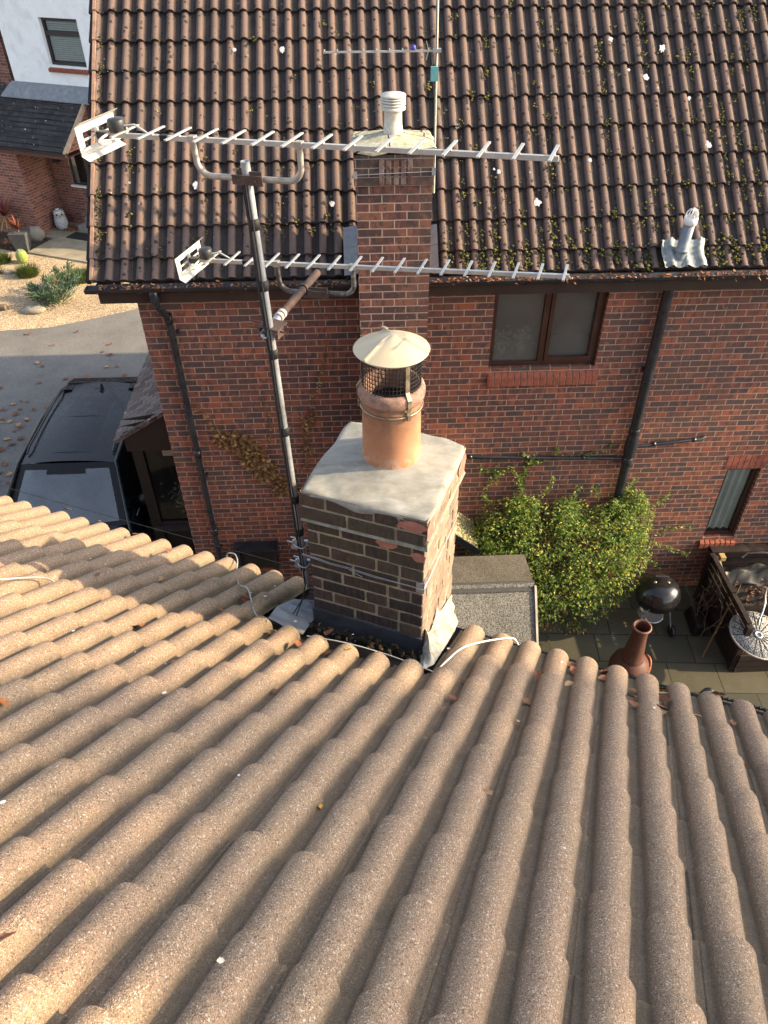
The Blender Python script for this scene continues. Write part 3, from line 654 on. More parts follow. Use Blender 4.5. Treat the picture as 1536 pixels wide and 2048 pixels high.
for (r, h) in rows:
    for k in range(n):
        t = 2*math.pi*k/n; b = 0.0
        for f in fold:
            dd = abs((t-f+math.pi) % (2*math.pi)-math.pi)*max(r, 0.02)
            b = max(b, 0.010*max(0, 1-dd/0.009)**.6) if r > 0.02 else b
        vs.append(PC+Vec((math.cos(t)*r, math.sin(t)*r, h+b)))
lid.mesh(vs, [(i*n+k, (i+1)*n+k, (i+1)*n+(k+1) % n, i*n+(k+1) % n) for i in range(len(rows)-1) for k in range(n)], True)
i0 = len(lid.v); lid.v += [PC+Vec((math.cos(2*math.pi*k/n)*0.151, math.sin(2*math.pi*k/n)*0.154, 1.903)) for k in range(n)]+[PC+Z*1.922]
for k in range(n):
    lid.f.append(((len(rows)-1)*n+k, i0+k, i0+(k+1) % n, (len(rows)-1)*n+(k+1) % n)); lid.sm.append(True); lid.mi.append(0)
    lid.f.append((i0+k, i0+n, i0+(k+1) % n)); lid.sm.append(True); lid.mi.append(0)
t = fold[2]; e = Vec((math.cos(t), math.sin(t), 0)); lid.bar(PC+e*0.09+Z*1.951, PC+e*0.164+Z*1.922, 0.013, 0.006)
lid.build('cowl_lid', M['cream'], stack)
# flashings
mb = MB(); mb.hexa([L(-.006, -.012, .462), L(.566, -.012, .462), L(.566, .0, .462), L(-.006, .0, .462), L(-.006, -.010, .592), L(.566, -.010, .592), L(.566, .0, .592), L(-.006, .0, .592)])
mb.hexa([L(-.03, -.15, .535), L(.59, -.15, .535), L(.59, -.01, .458), L(-.03, -.01, .458), L(-.03, -.15, .541), L(.59, -.15, .541), L(.59, -.01, .466), L(-.03, -.01, .466)])
mb.build('lead_apron', M['lead_dark'], stack)
def skirt(outer, inner, n, mat, name, seed, amp=0.006):               # lumpy sheet between two polylines
    rg = random.Random(seed); mb = MB(); m = 15; n *= 2
    def at(pl, t):
        k = min(int(t*(len(pl)-1)), len(pl)-2); f = t*(len(pl)-1)-k; return pl[k]*(1-f)+pl[k+1]*f
    g = []
    for j in range(n+1):
        for i in range(m):
            f = i/(m-1); p = at(outer, j/n)*(1-f)+at(inner, j/n)*f
            g.append(p + (NR*.7+U*.6)*(rg.uniform(-amp, amp)*.5+0.010*math.sin(f*3.1)*math.sin(j*.9)+.006*math.sin(f*9+j*.7)*math.sin(f*3.1)))
    mb.mesh(g, [(j*m+i, j*m+i+1, (j+1)*m+i+1, (j+1)*m+i) for j in range(n) for i in range(m-1)], True)
    return mb.build(name, mat, stack)
outer = [R(3.045, -0.725, -.046), R(3.075, -0.62, -.045), R(3.065, -0.35, -.043), R(3.055, -0.08, -.035), R(3.04, 0.08, -.03), R(2.99, 0.16, -.03)]
inner = [L(.564, -.025, .48), L(.565, .02, .53), L(.565, .06, .60), L(.565, .09, .53), L(.565, .14, .49), L(.565, .20, .50), L(.565, .24, .56), L(.565, .28, .48), L(.565, .36, .43), L(.565, .45, .40), L(.565, .535, .36)]
skirt(outer, inner, 26, M['lead_pale'], 'side_flashing', 5)
outer = [R(2.235, -0.655, -.045), R(2.215, -0.52, -.02), R(2.25, -0.40, .0), R(2.30, -0.29, -.02), R(2.34, -0.20, -.04)]
inner = [R(2.46, -0.74, -.04), L(-.012, -.02, .50), L(-.012, .10, .45), L(-.010, .22, .41), L(-.010, .3, .37)]
skirt(outer, inner, 22, M['lead'], 'lead_soaker', 6, 0.004)
# wire and clips strapped round the stack
mb = MB()
pts = [L(-0.03, -.012, .965), L(0.06, -.010, .955), L(0.11, -.012, .950), L(0.2, -.008, .948), L(0.33, -.012, .942), L(0.5, -.008, .936), L(.562, -.008, .934), L(.567, .0, .934), L(.567, .535, .945)]
mb.tube(pts, 0.0015, 6); mb.tube([p+Z*(-.006 if i < 5 else 0) + V*(-.002) for i, p in enumerate(pts)], 0.0014, 6)
mb.tube([L(.19, -.012, .948), L(.24, -.02, .935), L(.275, -.022, .925)], 0.0016, 5)
mb.build('lashing_wire', M['galv'], stack)
mb = MB(); mb.fbox(L, .528, .566, -.006, 0.0, .905, .965); mb.fbox(L, .560, .567, -.006, .03, .905, .965); mb.build('corner_plate', M['galv'], stack)

# ================================================================== the far brick house
far = thing('brick_house', 'red brick house opposite with brown moss-speckled tile roof and its own chimney', 'house', (4.5, 3.5, G))
HX, HD = 9.6, 6.3
wl_ = MB()
def wall_rect(mb, x0, x1, z0, z1, holes, y=0.0):
    xs = sorted({x0, x1, *[h[0] for h in holes], *[h[1] for h in holes]}); zs = sorted({z0, z1, *[h[2] for h in holes], *[h[3] for h in holes]})
    for a, b in zip(xs, xs[1:]):
        for c, d in zip(zs, zs[1:]):
            if any(h[0] <= (a+b)/2 <= h[1] and h[2] <= (c+d)/2 <= h[3] for h in holes): continue
            mb.face([(a, y, c), (b, y, c), (b, y, d), (a, y, d)])
W1 = (3.686, 4.885, -0.86, 0.105); W2 = (6.842, 7.275, -3.555, -2.385)
wall_rect(wl_, 0.0, HX, G, 0.105, [W1, W2])
for (a, b, c, d) in (W1, W2):                                         # reveals
    wl_.face([(a, 0, c), (a, 0, d), (a, .11, d), (a, .11, c)]); wl_.face([(b, 0, d), (b, 0, c), (b, .11, c), (b, .11, d)]); wl_.face([(a, 0, d), (b, 0, d), (b, .11, d), (a, .11, d)]); wl_.face([(a, .0, c), (a, .11, c), (b, .11, c), (b, 0, c)])
ridge_z = N0.z + (HD/2+0.0368)*math.tan(PN) - 0.10
wl_.face([(0, HD, G), (0, 0, G), (0, 0, 0.25), (0, HD/2, ridge_z-0.05), (0, HD, 0.25)])
wl_.face([(HX, 0, G), (HX, HD, G), (HX, HD, 0.25), (HX, HD/2, ridge_z-0.05), (HX, 0, 0.25)])
wl_.face([(HX, HD, G), (0, HD, G), (0, HD, 0.25), (HX, HD, 0.25)])
wl_.build('wall', M['brick'], far)
def Fq(a, v, h): return Q(N0.x+a, -v, h)
def algae_far(i, v, c): return 0.0
nrow = 13; g_ = 0.3311
edges_far = [0.225] + [-(g_*k) for k in range(nrow+1)]
rolled_tiles(Fq, range(-1, 64), edges_far, 0.080, 0.034, 0.037, 0.0042, 'roof_tiles', M['tile_far'], far, seed=3, taper=0.03, lipf=0.5, edge_dirt_shade=1.0)
mb = MB()                                                             # back slope, ridge, verge strip, soffit
top = Q(0, g_*nrow, 0.0); yb = HD+0.2
mb.face([(-.33, top.y, top.z+.01), (HX+.2, top.y, top.z+.01), (HX+.2, yb, 0.33), (-.33, yb, 0.33)]); mb.tube([(-.33, top.y, top.z), (HX+.2, top.y, top.z)], 0.1, 12)
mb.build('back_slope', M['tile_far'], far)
mb = MB()
for k in range(nrow+1):
    a = -.225 if k == 0 else g_*(k-1); b = g_*k
    mb.hexa([Q(-.345, a, -.075), Q(-.315, a, -.075), Q(-.315, b, -.075), Q(-.345, b, -.075), Q(-.345, a, .005), Q(-.315, a, .005), Q(-.315, b, -.008), Q(-.345, b, -.008)])
mb.build('verge', plain('verge_mortar', (0.24, 0.15, 0.11), 0.9, var=0.4, scale=9, bump=0.4, dirt=(0.10, 0.10, 0.04)), far)
mb = MB(); 
for (a, b) in ((-.30, 2.262), (2.955, HX+.2)): mb.box(a, b, -.200, -.178, .105, .30); mb.box(a, b, -.177, -.002, .105, .120)
mb.box(-.30, -.28, -.178, HD, .105, .30)
mb.build('fascia', M['fascia'], far)
FX = lambda a, b, c: Vec((a, b, c))
for (a, b) in ((-.385, 2.268), (2.95, HX+.3)): half_gutter(FX, a, b, -.262, .300, 0.060).build('gutter', M['gutterblack'], far)
# windows
def window(parent, x0, x1, z0, z1, y, fr, mull=None, name='window', dep=0.06, fw=0.05):
    w = MB(); w.box(x0, x0+fw, y, y+dep, z0, z1); w.box(x1-fw, x1, y, y+dep, z0, z1); w.box(x0+fw, x1-fw, y, y+dep, z0, z0+fw); w.box(x0+fw, x1-fw, y, y+dep, z1-fw, z1)
    if mull is not None: w.box(mull-fw*.6, mull+fw*.6, y-.002, y+dep, z0+fw, z1-fw)
    return w.build(name, fr, parent)
w1 = window(far, 3.686, 4.885, -.857, .103, .055, M['frame'], 4.268)
mb = MB(); 
for (a, b, c, d) in ((4.305, 4.345, -.805, .05), (4.795, 4.834, -.805, .05), (4.345, 4.795, -.805, -.755), (4.345, 4.795, .0, .05)): mb.box(a, b, .040, .085, c, d)
mb.build('casement', M['frame'], w1)
for (a, b) in ((3.736, 4.237), (4.345, 4.795)):
    mb = MB(); mb.face([(a, .082, -.806), (b, .082, -.806), (b, .082, .054), (a, .082, .054)]); mb.build('pane', M['glass_obscure'], w1)
mb = MB(); 
for k in range(17):
    x = 3.69+k*0.0733; rg = random.Random(k)
    mb.hexa([Vec((x, -.052, -1.065+rg.uniform(-.003, .003))), Vec((x+.063, -.052, -1.065)), Vec((x+.063, .058, -1.06)), Vec((x, .058, -1.06)), Vec((x, -.052, -.955)), Vec((x+.063, -.052, -.955)), Vec((x+.063, .058, -.865)), Vec((x, .058, -.865))])
mb.build('sill', M['brick_sill'], w1, bevel=0.004)
mb = MB(); mb.hexa([Vec((3.686, -.045, -1.062)), Vec((4.925, -.045, -1.062)), Vec((4.925, .055, -1.058)), Vec((3.686, .055, -1.058)), Vec((3.686, -.045, -.965)), Vec((4.925, -.045, -.965)), Vec((4.925, .055, -.875)), Vec((3.686, .055, -.875))]); mb.build('sill_mortar', MO, w1)
w2 = window(far, 6.842, 7.275, -3.553, -2.387, .055, M['frame'])
mb = MB(); mb.face([(6.892, .082, -3.503), (7.225, .082, -3.503), (7.225, .082, -2.437), (6.892, .082, -2.437)]); mb.build('pane', M['glass'], w2)
mb = MB(); rg = random.Random(3)                                      # net curtain folds
for k in range(24):
    x = 6.86+k*0.0167; y = .13+.018*math.sin(k*1.1+.4); x2 = x+.0167; y2 = .13+.018*math.sin((k+1)*1.1+.4); mb.face([(x, y, -3.5), (x2, y2, -3.5), (x2, y2, -2.46), (x, y, -2.46)], True)
mb.build('curtain', M['net'], w2)
mb = MB(); 
for k in range(7):
    x = 6.815+k*0.0705; mb.hexa([Vec((x, -.05, -3.715)), Vec((x+.06, -.05, -3.715)), Vec((x+.06, .05, -3.71)), Vec((x, .05, -3.71)), Vec((x, -.05, -3.625)), Vec((x+.06, -.05, -3.625)), Vec((x+.06, .055, -3.565)), Vec((x, .055, -3.565))])
mb.build('sill', M['brick_sill'], w2, bevel=0.004)
mb = MB()
for k in range(7): mb.box(6.80+k*0.0745, 6.865+k*0.0745, -.0035, .01, -2.383, -2.168)
mb.build('lintel', plain('soldier_brick', (0.24, 0.075, 0.05), 0.85, var=0.5, scale=9, bump=0.3), w2, bevel=0.003)
for (x0, x1, z0, z1, dp) in ((3.3, 5.3, -1.3, .3, 1.6), (6.5, 7.6, -3.9, -2.2, 1.4)):   # the rooms behind the glass
    mb = MB(); mb.face([(x0, dp, z0), (x1, dp, z0), (x1, dp, z1), (x0, dp, z1)]); mb.face([(x0, .12, z0), (x0, dp, z0), (x0, dp, z1), (x0, .12, z1)]); mb.face([(x1, dp, z0), (x1, .12, z0), (x1, .12, z1), (x1, dp, z1)])
    mb.face([(x0, .12, z0), (x1, .12, z0), (x1, dp, z0), (x0, dp, z0)]); mb.face([(x0, dp, z1), (x1, dp, z1), (x1, .12, z1), (x0, .12, z1)])
    mb.build('room_lining', M['room'], far)
# pipes on the front wall
dp_ = MB(); dp_.tube([(.26, -.262, .25), (.262, -.262, .14), (.275, -.24, .06), (.292, -.10, -.08), (.30, -.062, -.15), (.302, -.06, -.3), (.322, -.06, G+.1)], 0.034, 14)
dp = dp_.build('downpipe', M['pipe'], far)
for zz, x in ((-.14, .300), (-1.86, .312), (-3.1, .319)):
    mb = MB(); mb.lathe((x, -.06, zz), [(.034, -.05), (.041, -.05), (.041, .05), (.034, .05)], 16); mb.build('collar', M['pipe'], dp)
for zz in (-.30, -2.2, -3.4):
    mb = MB(); mb.box(.345, .375, -.06, -.002, zz-.015, zz+.015); mb.build('pipe_bracket', M['pipe'], dp)
mb = MB(); mb.lathe((.26, -.262, .2), [(.034, -.07), (.046, -.06), (.046, .05), (.038, .06)], 16); mb.build('outlet', M['pipe'], dp)
so = MB(); so.tube([(5.468, -.085, .135), (5.505, -.085, G+.2)], .056, 18); so.lathe((5.466, -.085, .3), [(.052, 0), (.052, .1)], 18)
soil = so.build('soil_pipe', M['pipe'], far)
for zz, x, hh in ((-1.70, 5.487, .03), (-1.80, 5.488, .02), (-1.98, 5.489, .05), (-2.14, 5.491, .05)):
    mb = MB(); mb.lathe((x, -.085, zz), [(.056, -hh-.012), (.066, -hh), (.066, hh), (.058, hh+.012)], 18); mb.build('collar', M['pipe'], soil)
mb = MB(); mb.lathe((5.49, -.085, -1.88), [(.056, -.2), (.075, -.1), (.078, .0), (.056, .17)], 18); mb.build('branch_fitting', M['pipe'], soil)
for zz in (-.9, -2.95):
    mb = MB(); mb.box(5.42, 5.56, -.03, -.002, zz-.025, zz+.025); mb.build('pipe_bracket', M['pipe'], soil)
mb = MB(); mb.tube([(5.43, -.06, -2.118), (4.9, -.05, -2.103), (4.2, -.05, -2.072), (3.46, -.05, -2.034), (3.40, -.02, -2.03)], .0215, 12)
for x in (3.56, 4.25, 4.95): mb.lathe((x, -.05, -2.118+(5.43-x)*.043), [(.022, -.02), (.028, -.02), (.028, .02), (.022, .02)], 12, axis=(1, 0, -.04))
mb.lathe((3.46, -.05, -2.034), [(.022, -.03), (.03, -.03), (.03, .03), (.022, .03)], 12, axis=(1, 0, 0)); mb.build('waste_pipe', M['pipe'], soil)
mb = MB(); mb.tube([(5.53, -.06, -1.95), (5.9, -.05, -1.915), (6.34, -.05, -1.868), (6.40, -.02, -1.862)], .021, 12)
for x in (5.78, 6.26): mb.lathe((x, -.05, -1.945+(x-5.53)*.092), [(.021, -.02), (.029, -.02), (.029, .02), (.021, .02)], 12, axis=(1, 0, .09))
mb.build('waste_pipe', M['pipe'], soil)
# chimney breast and stack
st = MB(org=Vec((2.274, 0, 0)))
def shell(mb, x0, x1, y0, y1, z0, z1):
    mb.face([(x0, y0, z0), (x1, y0, z0), (x1, y0, z1), (x0, y0, z1)]); mb.face([(x1, y0, z0), (x1, y1, z0), (x1, y1, z1), (x1, y0, z1)])
    mb.face([(x0, y1, z0), (x0, y0, z0), (x0, y0, z1), (x0, y1, z1)]); mb.face([(x1, y1, z0), (x0, y1, z0), (x0, y1, z1), (x1, y1, z1)])
shell(st, 2.274, 2.942, -.50, .06, G, 1.275)
st.m = 1; shell(st, 2.258, 2.955, -.516, .075, 1.275, 1.53); st.face([(2.258, -.516, 1.275), (2.258, .075, 1.275), (2.955, .075, 1.275), (2.955, -.516, 1.275)])
fs = st.build('chimney_stack', [M['brick_stack'], brick_mat('sooted_corbel_brick', [(0.0, (0.05, 0.034, 0.03)), (1.0, (0.10, 0.055, 0.045))], (0.2, 0.17, 0.14), smudge=(0.42, 0.41, 0.38), smudge_amt=0.5)], far)
mb = MB(); rg = random.Random(8)
for k, x in enumerate((2.475, 2.535, 2.60, 2.665, 2.72)): mb.box(x, x+.043, -.5195, -.5, 1.285, 1.49)
mb.build('soldier_bricks', plain('sooted_brick', (0.10, 0.052, 0.042), 0.9, var=0.5, scale=9, bump=0.4, dirt=(0.4, 0.38, 0.34), dirt_amt=0.4), fs, bevel=0.003)
cement_cap(FX, 2.243, 2.972, -.535, .09, 1.575, 1.635, 2.61, -.23, 0.10, M['cement_far'], fs, 33, 0.02)
mb = MB(); pc = Vec((2.61, -.23, 0)); mb.lathe(pc, [(.086, 1.60), (.084, 1.66), (.078, 1.70), (.076, 1.80), (.082, 1.806), (.106, 1.815), (.108, 1.832), (.10, 1.838), (.092, 1.842), (.092, 1.85)], 28)
for k in range(3): mb.lathe(pc, [(.085, 1.848+k*.022), (.106, 1.850+k*.022), (.109, 1.858+k*.022), (.100, 1.864+k*.022), (.085, 1.866+k*.022)], 28)
mb.lathe(pc, [(.085, 1.912), (.108, 1.914), (.110, 1.922), (.104, 1.932), (.0, 1.945)], 28)
mb.build('louvred_pot', plain('limed_clay', (0.52, 0.50, 0.44), 0.85, var=0.2, scale=25, bump=0.3, dirt=(0.3, 0.29, 0.24), dirt_amt=0.4), fs)
mb = MB(); mb.tube([(2.262, -.522, 1.372), (2.952, -.522, 1.392)], .0035, 6)
for x in (2.268, 2.948): mb.box(x-.018, x+.018, -.526, -.516, 1.34 if x < 2.5 else 1.36, 1.40 if x < 2.5 else 1.42)
mb.build('lashing_wire', M['galv'], fs)
for (x0, x1, lean) in ((2.135, 2.272, 0), (2.944, 3.06, 0)):
    mb = MB()
    for (a, b) in ((-.245, .06), (.04, .25)): 
        if x0 > 2.5 and a < -.2: a = -.2
        mb.hexa([Q(x0, a, .004), Q(x1, a, .03), Q(x1, b, .03), Q(x0, b, .0), Q(x0+.008, a, .014), Q(x1, a, .055), Q(x1, b, .05), Q(x0, b, .01)])
    mb.build('lead_flashing', M['lead'], fs)
# vent pipe through the far roof
sv = MB(); n = 18; m_ = 10; P0 = Q(5.52, -.06, .0)
gr_ = []
for j in range(m_+1):
    for i in range(n+1):
        x = 5.29+.44*i/n; mm = -.23+.29*j/m_
        rib = .026*max(0, math.cos((x-N0.x)/.15*2*math.pi))**1.5 - .027
        d = math.hypot(x-5.475, (mm+.10)*.9); hump = .02*math.exp(-(d/.075)**2)
        rg2 = .010*abs(math.sin(x*37+mm*41))+.008*abs(math.sin(x*23-mm*57+1))-.006
        gr_.append(Q(x+.012*math.sin(mm*22), mm+.012*math.sin(x*40), rib+.028+hump+rg2+(.03 if i == 0 else 0)))
sv.mesh(gr_, [(j*(n+1)+i, j*(n+1)+i+1, (j+1)*(n+1)+i+1, (j+1)*(n+1)+i) for j in range(m_) for i in range(n)], True)
vb = Q(5.475, -.10, .02); vax = Vec((.035, -.02, 1)).normalized()
vp_ = MB(); vp_.lathe(vb, [(.056, -.05), (.056, .30), (.0, .302)], 24, axis=vax); vp_.lathe(vb, [(.056, .02), (.064, .022), (.064, .05), (.056, .056)], 24, axis=vax)
vpo = vp_.build('vent_pipe', plain('grey_vent_pipe', (0.15, 0.185, 0.22), 0.5, 0.1, var=0.2, scale=14, dirt=(0.5, 0.52, 0.53), dirt_amt=0.4), far)
sv.build('lead_slate', plain('bright_lead', (0.17, 0.19, 0.195), 0.55, 0.2, var=0.5, scale=14, bump=0.2, dirt=(0.38, 0.40, 0.39)), vpo)
cg = MB(); cg.lathe(vb, [(.057, .295), (.066, .297), (.066, .36), (.060, .365)], 20, axis=vax)
aa = vax.cross(Vec((0, 1, 0))).normalized(); bb = vax.cross(aa)
for k in range(12):
    t = math.pi*2*k/12; e = aa*math.cos(t)+bb*math.sin(t)
    cg.tube([vb+vax*.362+e*.060, vb+vax*.40+e*.055, vb+vax*.43+e*.035, vb+vax*.442], .0035, 5, False)
cg.blob(vb+vax*.442, .012, .012, .008); cg.build('vent_cage', plain('white_plastic', (0.72, 0.74, 0.74), 0.45, var=0.05), vpo)
# side porch on the gable end
po = MB(ax=Vec((1, 0, 0)), ay=Vec((0, 1, 0))); py0, py1 = .58, 2.95
po.hexa([Vec((-.84, py0-.06, -2.10)), Vec((.0, py0-.06, -1.60)), Vec((.0, py1, -1.60)), Vec((-.84, py1, -2.10)), Vec((-.84, py0-.06, -2.055)), Vec((.0, py0-.06, -1.555)), Vec((.0, py1, -1.555)), Vec((-.84, py1, -2.055))])
porch = po.build('porch', M['tile_plain'], far)
mb = MB(); k0 = 0
for k in range(8):                                                    # tile courses stepped on the slope
    x0 = -.86+k*.107; z0 = -2.062+k*.0637
    mb.hexa([Vec((x0, py0-.075, z0)), Vec((x0+.125, py0-.075, z0+.066)), Vec((x0+.125, py1, z0+.066)), Vec((x0, py1, z0)), Vec((x0, py0-.075, z0+.020)), Vec((x0+.125, py0-.075, z0+.078)), Vec((x0+.125, py1, z0+.078)), Vec((x0, py1, z0+.020))])
mb.build('porch_tiles', M['tile_plain'], porch)
mb = MB(); mb.face([(-.74, py0, -2.25), (0, py0, -2.25), (0, py0, -1.62), (-.74, py0, -2.06)]); mb.box(-.75, .0, py0+.01, py1-.1, -2.255, -2.06)
for k in range(6): mb.hexa([Vec((-.74, py0-.022, -2.245+k*.095)), Vec((0, py0-.022, -2.245+k*.095)), Vec((0, py0-.001, -2.245+k*.095)), Vec((-.74, py0-.001, -2.245+k*.095)), Vec((-.74+max(0, k-1.6)*.16, py0-.008, -2.16+k*.095)), Vec((0, py0-.008, -2.16+k*.095)), Vec((0, py0-.001, -2.16+k*.095)), Vec((-.74+max(0, k-1.6)*.16, py0-.001, -2.16+k*.095))])
mb.build('boarding', M['black_wood'], porch)
mb = MB(); mb.box(-.70, -.56, py0+.02, py1-.2, G, -2.26); mb.box(-.70, 0, py0+.08, py0+.2, G, -3.60); mb.build('porch_wall', M['black_wood'], porch)
mb = MB(); mb.box(-.66, -.60, py0+.03, py0+.08, -3.56, -2.26); mb.box(-.6, 0, py0+.03, py0+.08, -3.56, -3.50); mb.hexa([Vec((-.66, py0-.05, -3.60)), Vec((0, py0-.05, -3.60)), Vec((0, py0+.08, -3.60)), Vec((-.66, py0+.08, -3.60)), Vec((-.66, py0-.05, -3.585)), Vec((0, py0-.05, -3.585)), Vec((0, py0+.08, -3.55)), Vec((-.66, py0+.08, -3.55))])
pw = mb.build('porch_window', M['frame_dark'], porch)
mb = MB(); mb.box(-.36, 0, py0+.16, py0+.17, -2.46, -2.27); mb.build('roller_blind', M['blind'], porch)
mb = MB(); mb.face([(-.6, py0+.06, -3.5), (0, py0+.06, -3.5), (0, py0+.06, -2.27), (-.6, py0+.06, -2.27)]); mb.build('pane', M['glass'], porch)
mb = MB(); mb.face([(-.6, py0+.9, -3.7), (0, py0+.9, -3.7), (0, py0+.9, -2.2), (-.6, py0+.9, -2.2)]); mb.box(-.55, 0, py0+.1, py0+.34, -3.53, -3.50); mb.build('porch_room', M['room_dark'], porch)
# meter hood on the wall
mb = MB(); mb.box(.545, .60, -.14, -.003, -3.83, -3.36); mb.box(1.03, 1.085, -.14, -.003, -3.83, -3.36); mb.box(.60, 1.03, -.02, -.003, -3.83, -3.41); mb.hexa([Vec((.53, -.16, -3.41)), Vec((1.10, -.16, -3.41)), Vec((1.10, -.003, -3.41)), Vec((.53, -.003, -3.41)), Vec((.53, -.16, -3.39)), Vec((1.10, -.16, -3.39)), Vec((1.10, -.003, -3.355)), Vec((.53, -.003, -3.355))])
mb.build('vent_hood', M['gutterblack'], far)
# gabled door canopy, yellow with lichen
cn = MB(); cx, ze, zr = 3.02, -3.13, -2.55; 
for sgn in (-1, 1):
    a = cx; b = cx+sgn*.66
    q = [Vec((a, -.52, zr)), Vec((b, -.52, ze)), Vec((b, -.003, ze)), Vec((a, -.003, zr))]
    cn.hexa([p-Z*.045 for p in q]+q)
can = cn.build('door_canopy', M['lichen_tile'], far)
mb = MB()
for sgn in (-1, 1): mb.bar(Vec((cx, -.535, zr-.055)), Vec((cx+sgn*.67, -.535, ze-.055)), .02, .085, up=(0, 0, 1))
mb.build('barge_board', M['gutterblack'], can)
# ================================================================== the white house beyond the drive
wh = thing('white_house', 'white rendered house with dark porch roof and pink brick ground floor', 'house', L(-14.5, 16, G))
DW = 15.36
mb = MB(ax=U, ay=V, org=A0)
def wrect(mb, a0, a1, z0, z1, hs, d, P=None):
    P = P or (lambda a, z: L(a, d, z))
    xs = sorted({a0, a1, *[h[0] for h in hs], *[h[1] for h in hs]}); zs = sorted({z0, z1, *[h[2] for h in hs], *[h[3] for h in hs]})
    for a, b in zip(xs, xs[1:]):
        for c, e in zip(zs, zs[1:]):
            if any(h[0] <= (a+b)/2 <= h[1] and h[2] <= (c+e)/2 <= h[3] for h in hs): continue
            mb.face([P(a, c), P(b, c), P(b, e), P(a, e)])
WH = (-14.60, -13.45, -.43, .61)
wrect(mb, -15.9, -9.0, -1.0, 2.6, [WH], DW); mb.fbox(L, -15.9, -9.0, DW+.3, DW+7, -1.0, 2.6)
a, b, c, e = WH
for q in ([(a, c), (a, e)], [(b, e), (b, c)], [(a, e), (b, e)], [(b, c), (a, c)]):
    (u0, z0), (u1, z1) = q; mb.face([L(u0, DW, z0), L(u1, DW, z1), L(u1, DW+.16, z1), L(u0, DW+.16, z0)])
mb.build('rendered_wall', M['white_render'], wh)
def lwin(a0, a1, z0, z1, d, trans=None, fw=.07):
    w = MB(); w.fbox(L, a0, a0+fw, d, d+.06, z0, z1); w.fbox(L, a1-fw, a1, d, d+.06, z0, z1); w.fbox(L, a0+fw, a1-fw, d, d+.06, z0, z0+fw); w.fbox(L, a0+fw, a1-fw, d, d+.06, z1-fw, z1)
    if trans: w.fbox(L, a0+fw, a1-fw, d-.01, d+.06, trans-.05, trans+.05)
    return w.build('window', M['frame_dark'], wh)
w = lwin(a, b, c, e, DW+.10, .27)
mb = MB(); mb.face([L(a+.05, DW+.135, c+.05), L(b-.05, DW+.135, c+.05), L(b-.05, DW+.135, e-.05), L(a+.05, DW+.135, e-.05)]); mb.build('pane', M['glass'], w)
mb = MB()
for k in range(20):
    z0 = c+.10+k*.047; mb.hexa([L(a+.06, DW+.155, z0), L(b-.06, DW+.155, z0), L(b-.06, DW+.185, z0+.03), L(a+.06, DW+.185, z0+.03), L(a+.06, DW+.155, z0+.004), L(b-.06, DW+.155, z0+.004), L(b-.06, DW+.185, z0+.034), L(a+.06, DW+.185, z0+.034)])
mb.build('venetian_blind', M['blind'], w)
mb = MB(); mb.face([L(a, DW+.215, c), L(b, DW+.215, c), L(b, DW+.215, e), L(a, DW+.215, e)]); mb.build('reveal_back', M['room'], w)
mb = MB()
for k in range(15):
    x = a-.03+k*.0815; mb.hexa([L(x, DW-.07, c-.14), L(x+.07, DW-.07, c-.14), L(x+.07, DW+.1, c-.12), L(x, DW+.1, c-.12), L(x, DW-.07, c-.07), L(x+.07, DW-.07, c-.07), L(x+.07, DW+.1, c+.0), L(x, DW+.1, c+.0)])
mb.build('sill', M['brick_sill'], w)
# ground floor, recess and porch roof
mb = MB(ax=U, ay=V, org=A0)
mb.fbox(L, -24, -15.33, 14.06, DW+.2, G, -2.1)
W3 = (-14.72, -14.15, -3.35, -2.35)
wrect(mb, -15.33, -9.0, G, -1.0, [W3], 15.22)
mb.fbox(L, -13.95, -9.0, 15.02, 15.215, G, -2.3)
mb.face([L(-13.58, 14.0, -2.12), L(-13.58, 15.21, -2.12), L(-13.58, 15.21, -1.1)])
mb.fbox(L, -24, -16.3, DW+.3, DW+6, -2.0, 2.6)
mb.build('brick_wall', M['brick_pink'], wh)
w = lwin(*W3, 15.25, None, .05)
mb = MB(); mb.face([L(W3[0]+.04, 15.28, W3[2]+.04), L(W3[1]-.04, 15.28, W3[2]+.04), L(W3[1]-.04, 15.28, W3[3]-.04), L(W3[0]+.04, 15.28, W3[3]-.04)]); mb.build('pane', M['glass'], w)
mb = MB(); mb.fbox(L, W3[0], W3[1], 15.5, 15.52, W3[2], W3[3]); mb.build('dark_room', M['room_dark'], w)
mb = MB(); mb.fbox(L, W3[0]-.05, W3[1]+.05, 15.15, 15.26, W3[2]-.03, W3[2]+.02); mb.build('sill', M['blind'], w)
mb = MB(ax=U, ay=V, org=A0); n = 12
for k in range(n):
    f0 = k/n; f1 = (k+1.15)/n; d0 = 13.92+(DW-13.92)*f0; d1 = 13.92+(DW-13.92)*f1; z0 = -2.10+1.12*f0; z1 = -2.10+1.12*f1
    q = [L(-24, d0, z0), L(-13.58, d0, z0), L(-13.58, d1, z1-.01), L(-24, d1, z1-.01)]
    mb.hexa([p-Z*.03 for p in q]+[q[0]+Z*.028, q[1]+Z*.028, q[2], q[3]])
mb.build('porch_roof', M['tile_slate'], wh)
mb = MB(); mb.hexa([L(-16.2, 15.02, -1.19), L(-9.5, 15.02, -1.19), L(-9.5, DW, -.98), L(-16.2, DW, -.98), L(-16.2, 15.02, -1.165), L(-9.5, 15.02, -1.165), L(-9.5, DW-.01, -.86), L(-16.0, DW-.01, -.86)]); mb.build('lead_flashing', M['lead'], wh)
mb = MB(); mb.fbox(L, -24, -13.55, 13.95, 13.99, -2.26, -2.10); mb.fbox(L, -24, -13.6, 13.99, 15.2, -2.24, -2.22); mb.build('fascia', plain('red_fascia', (0.10, 0.045, 0.035), 0.6), wh)
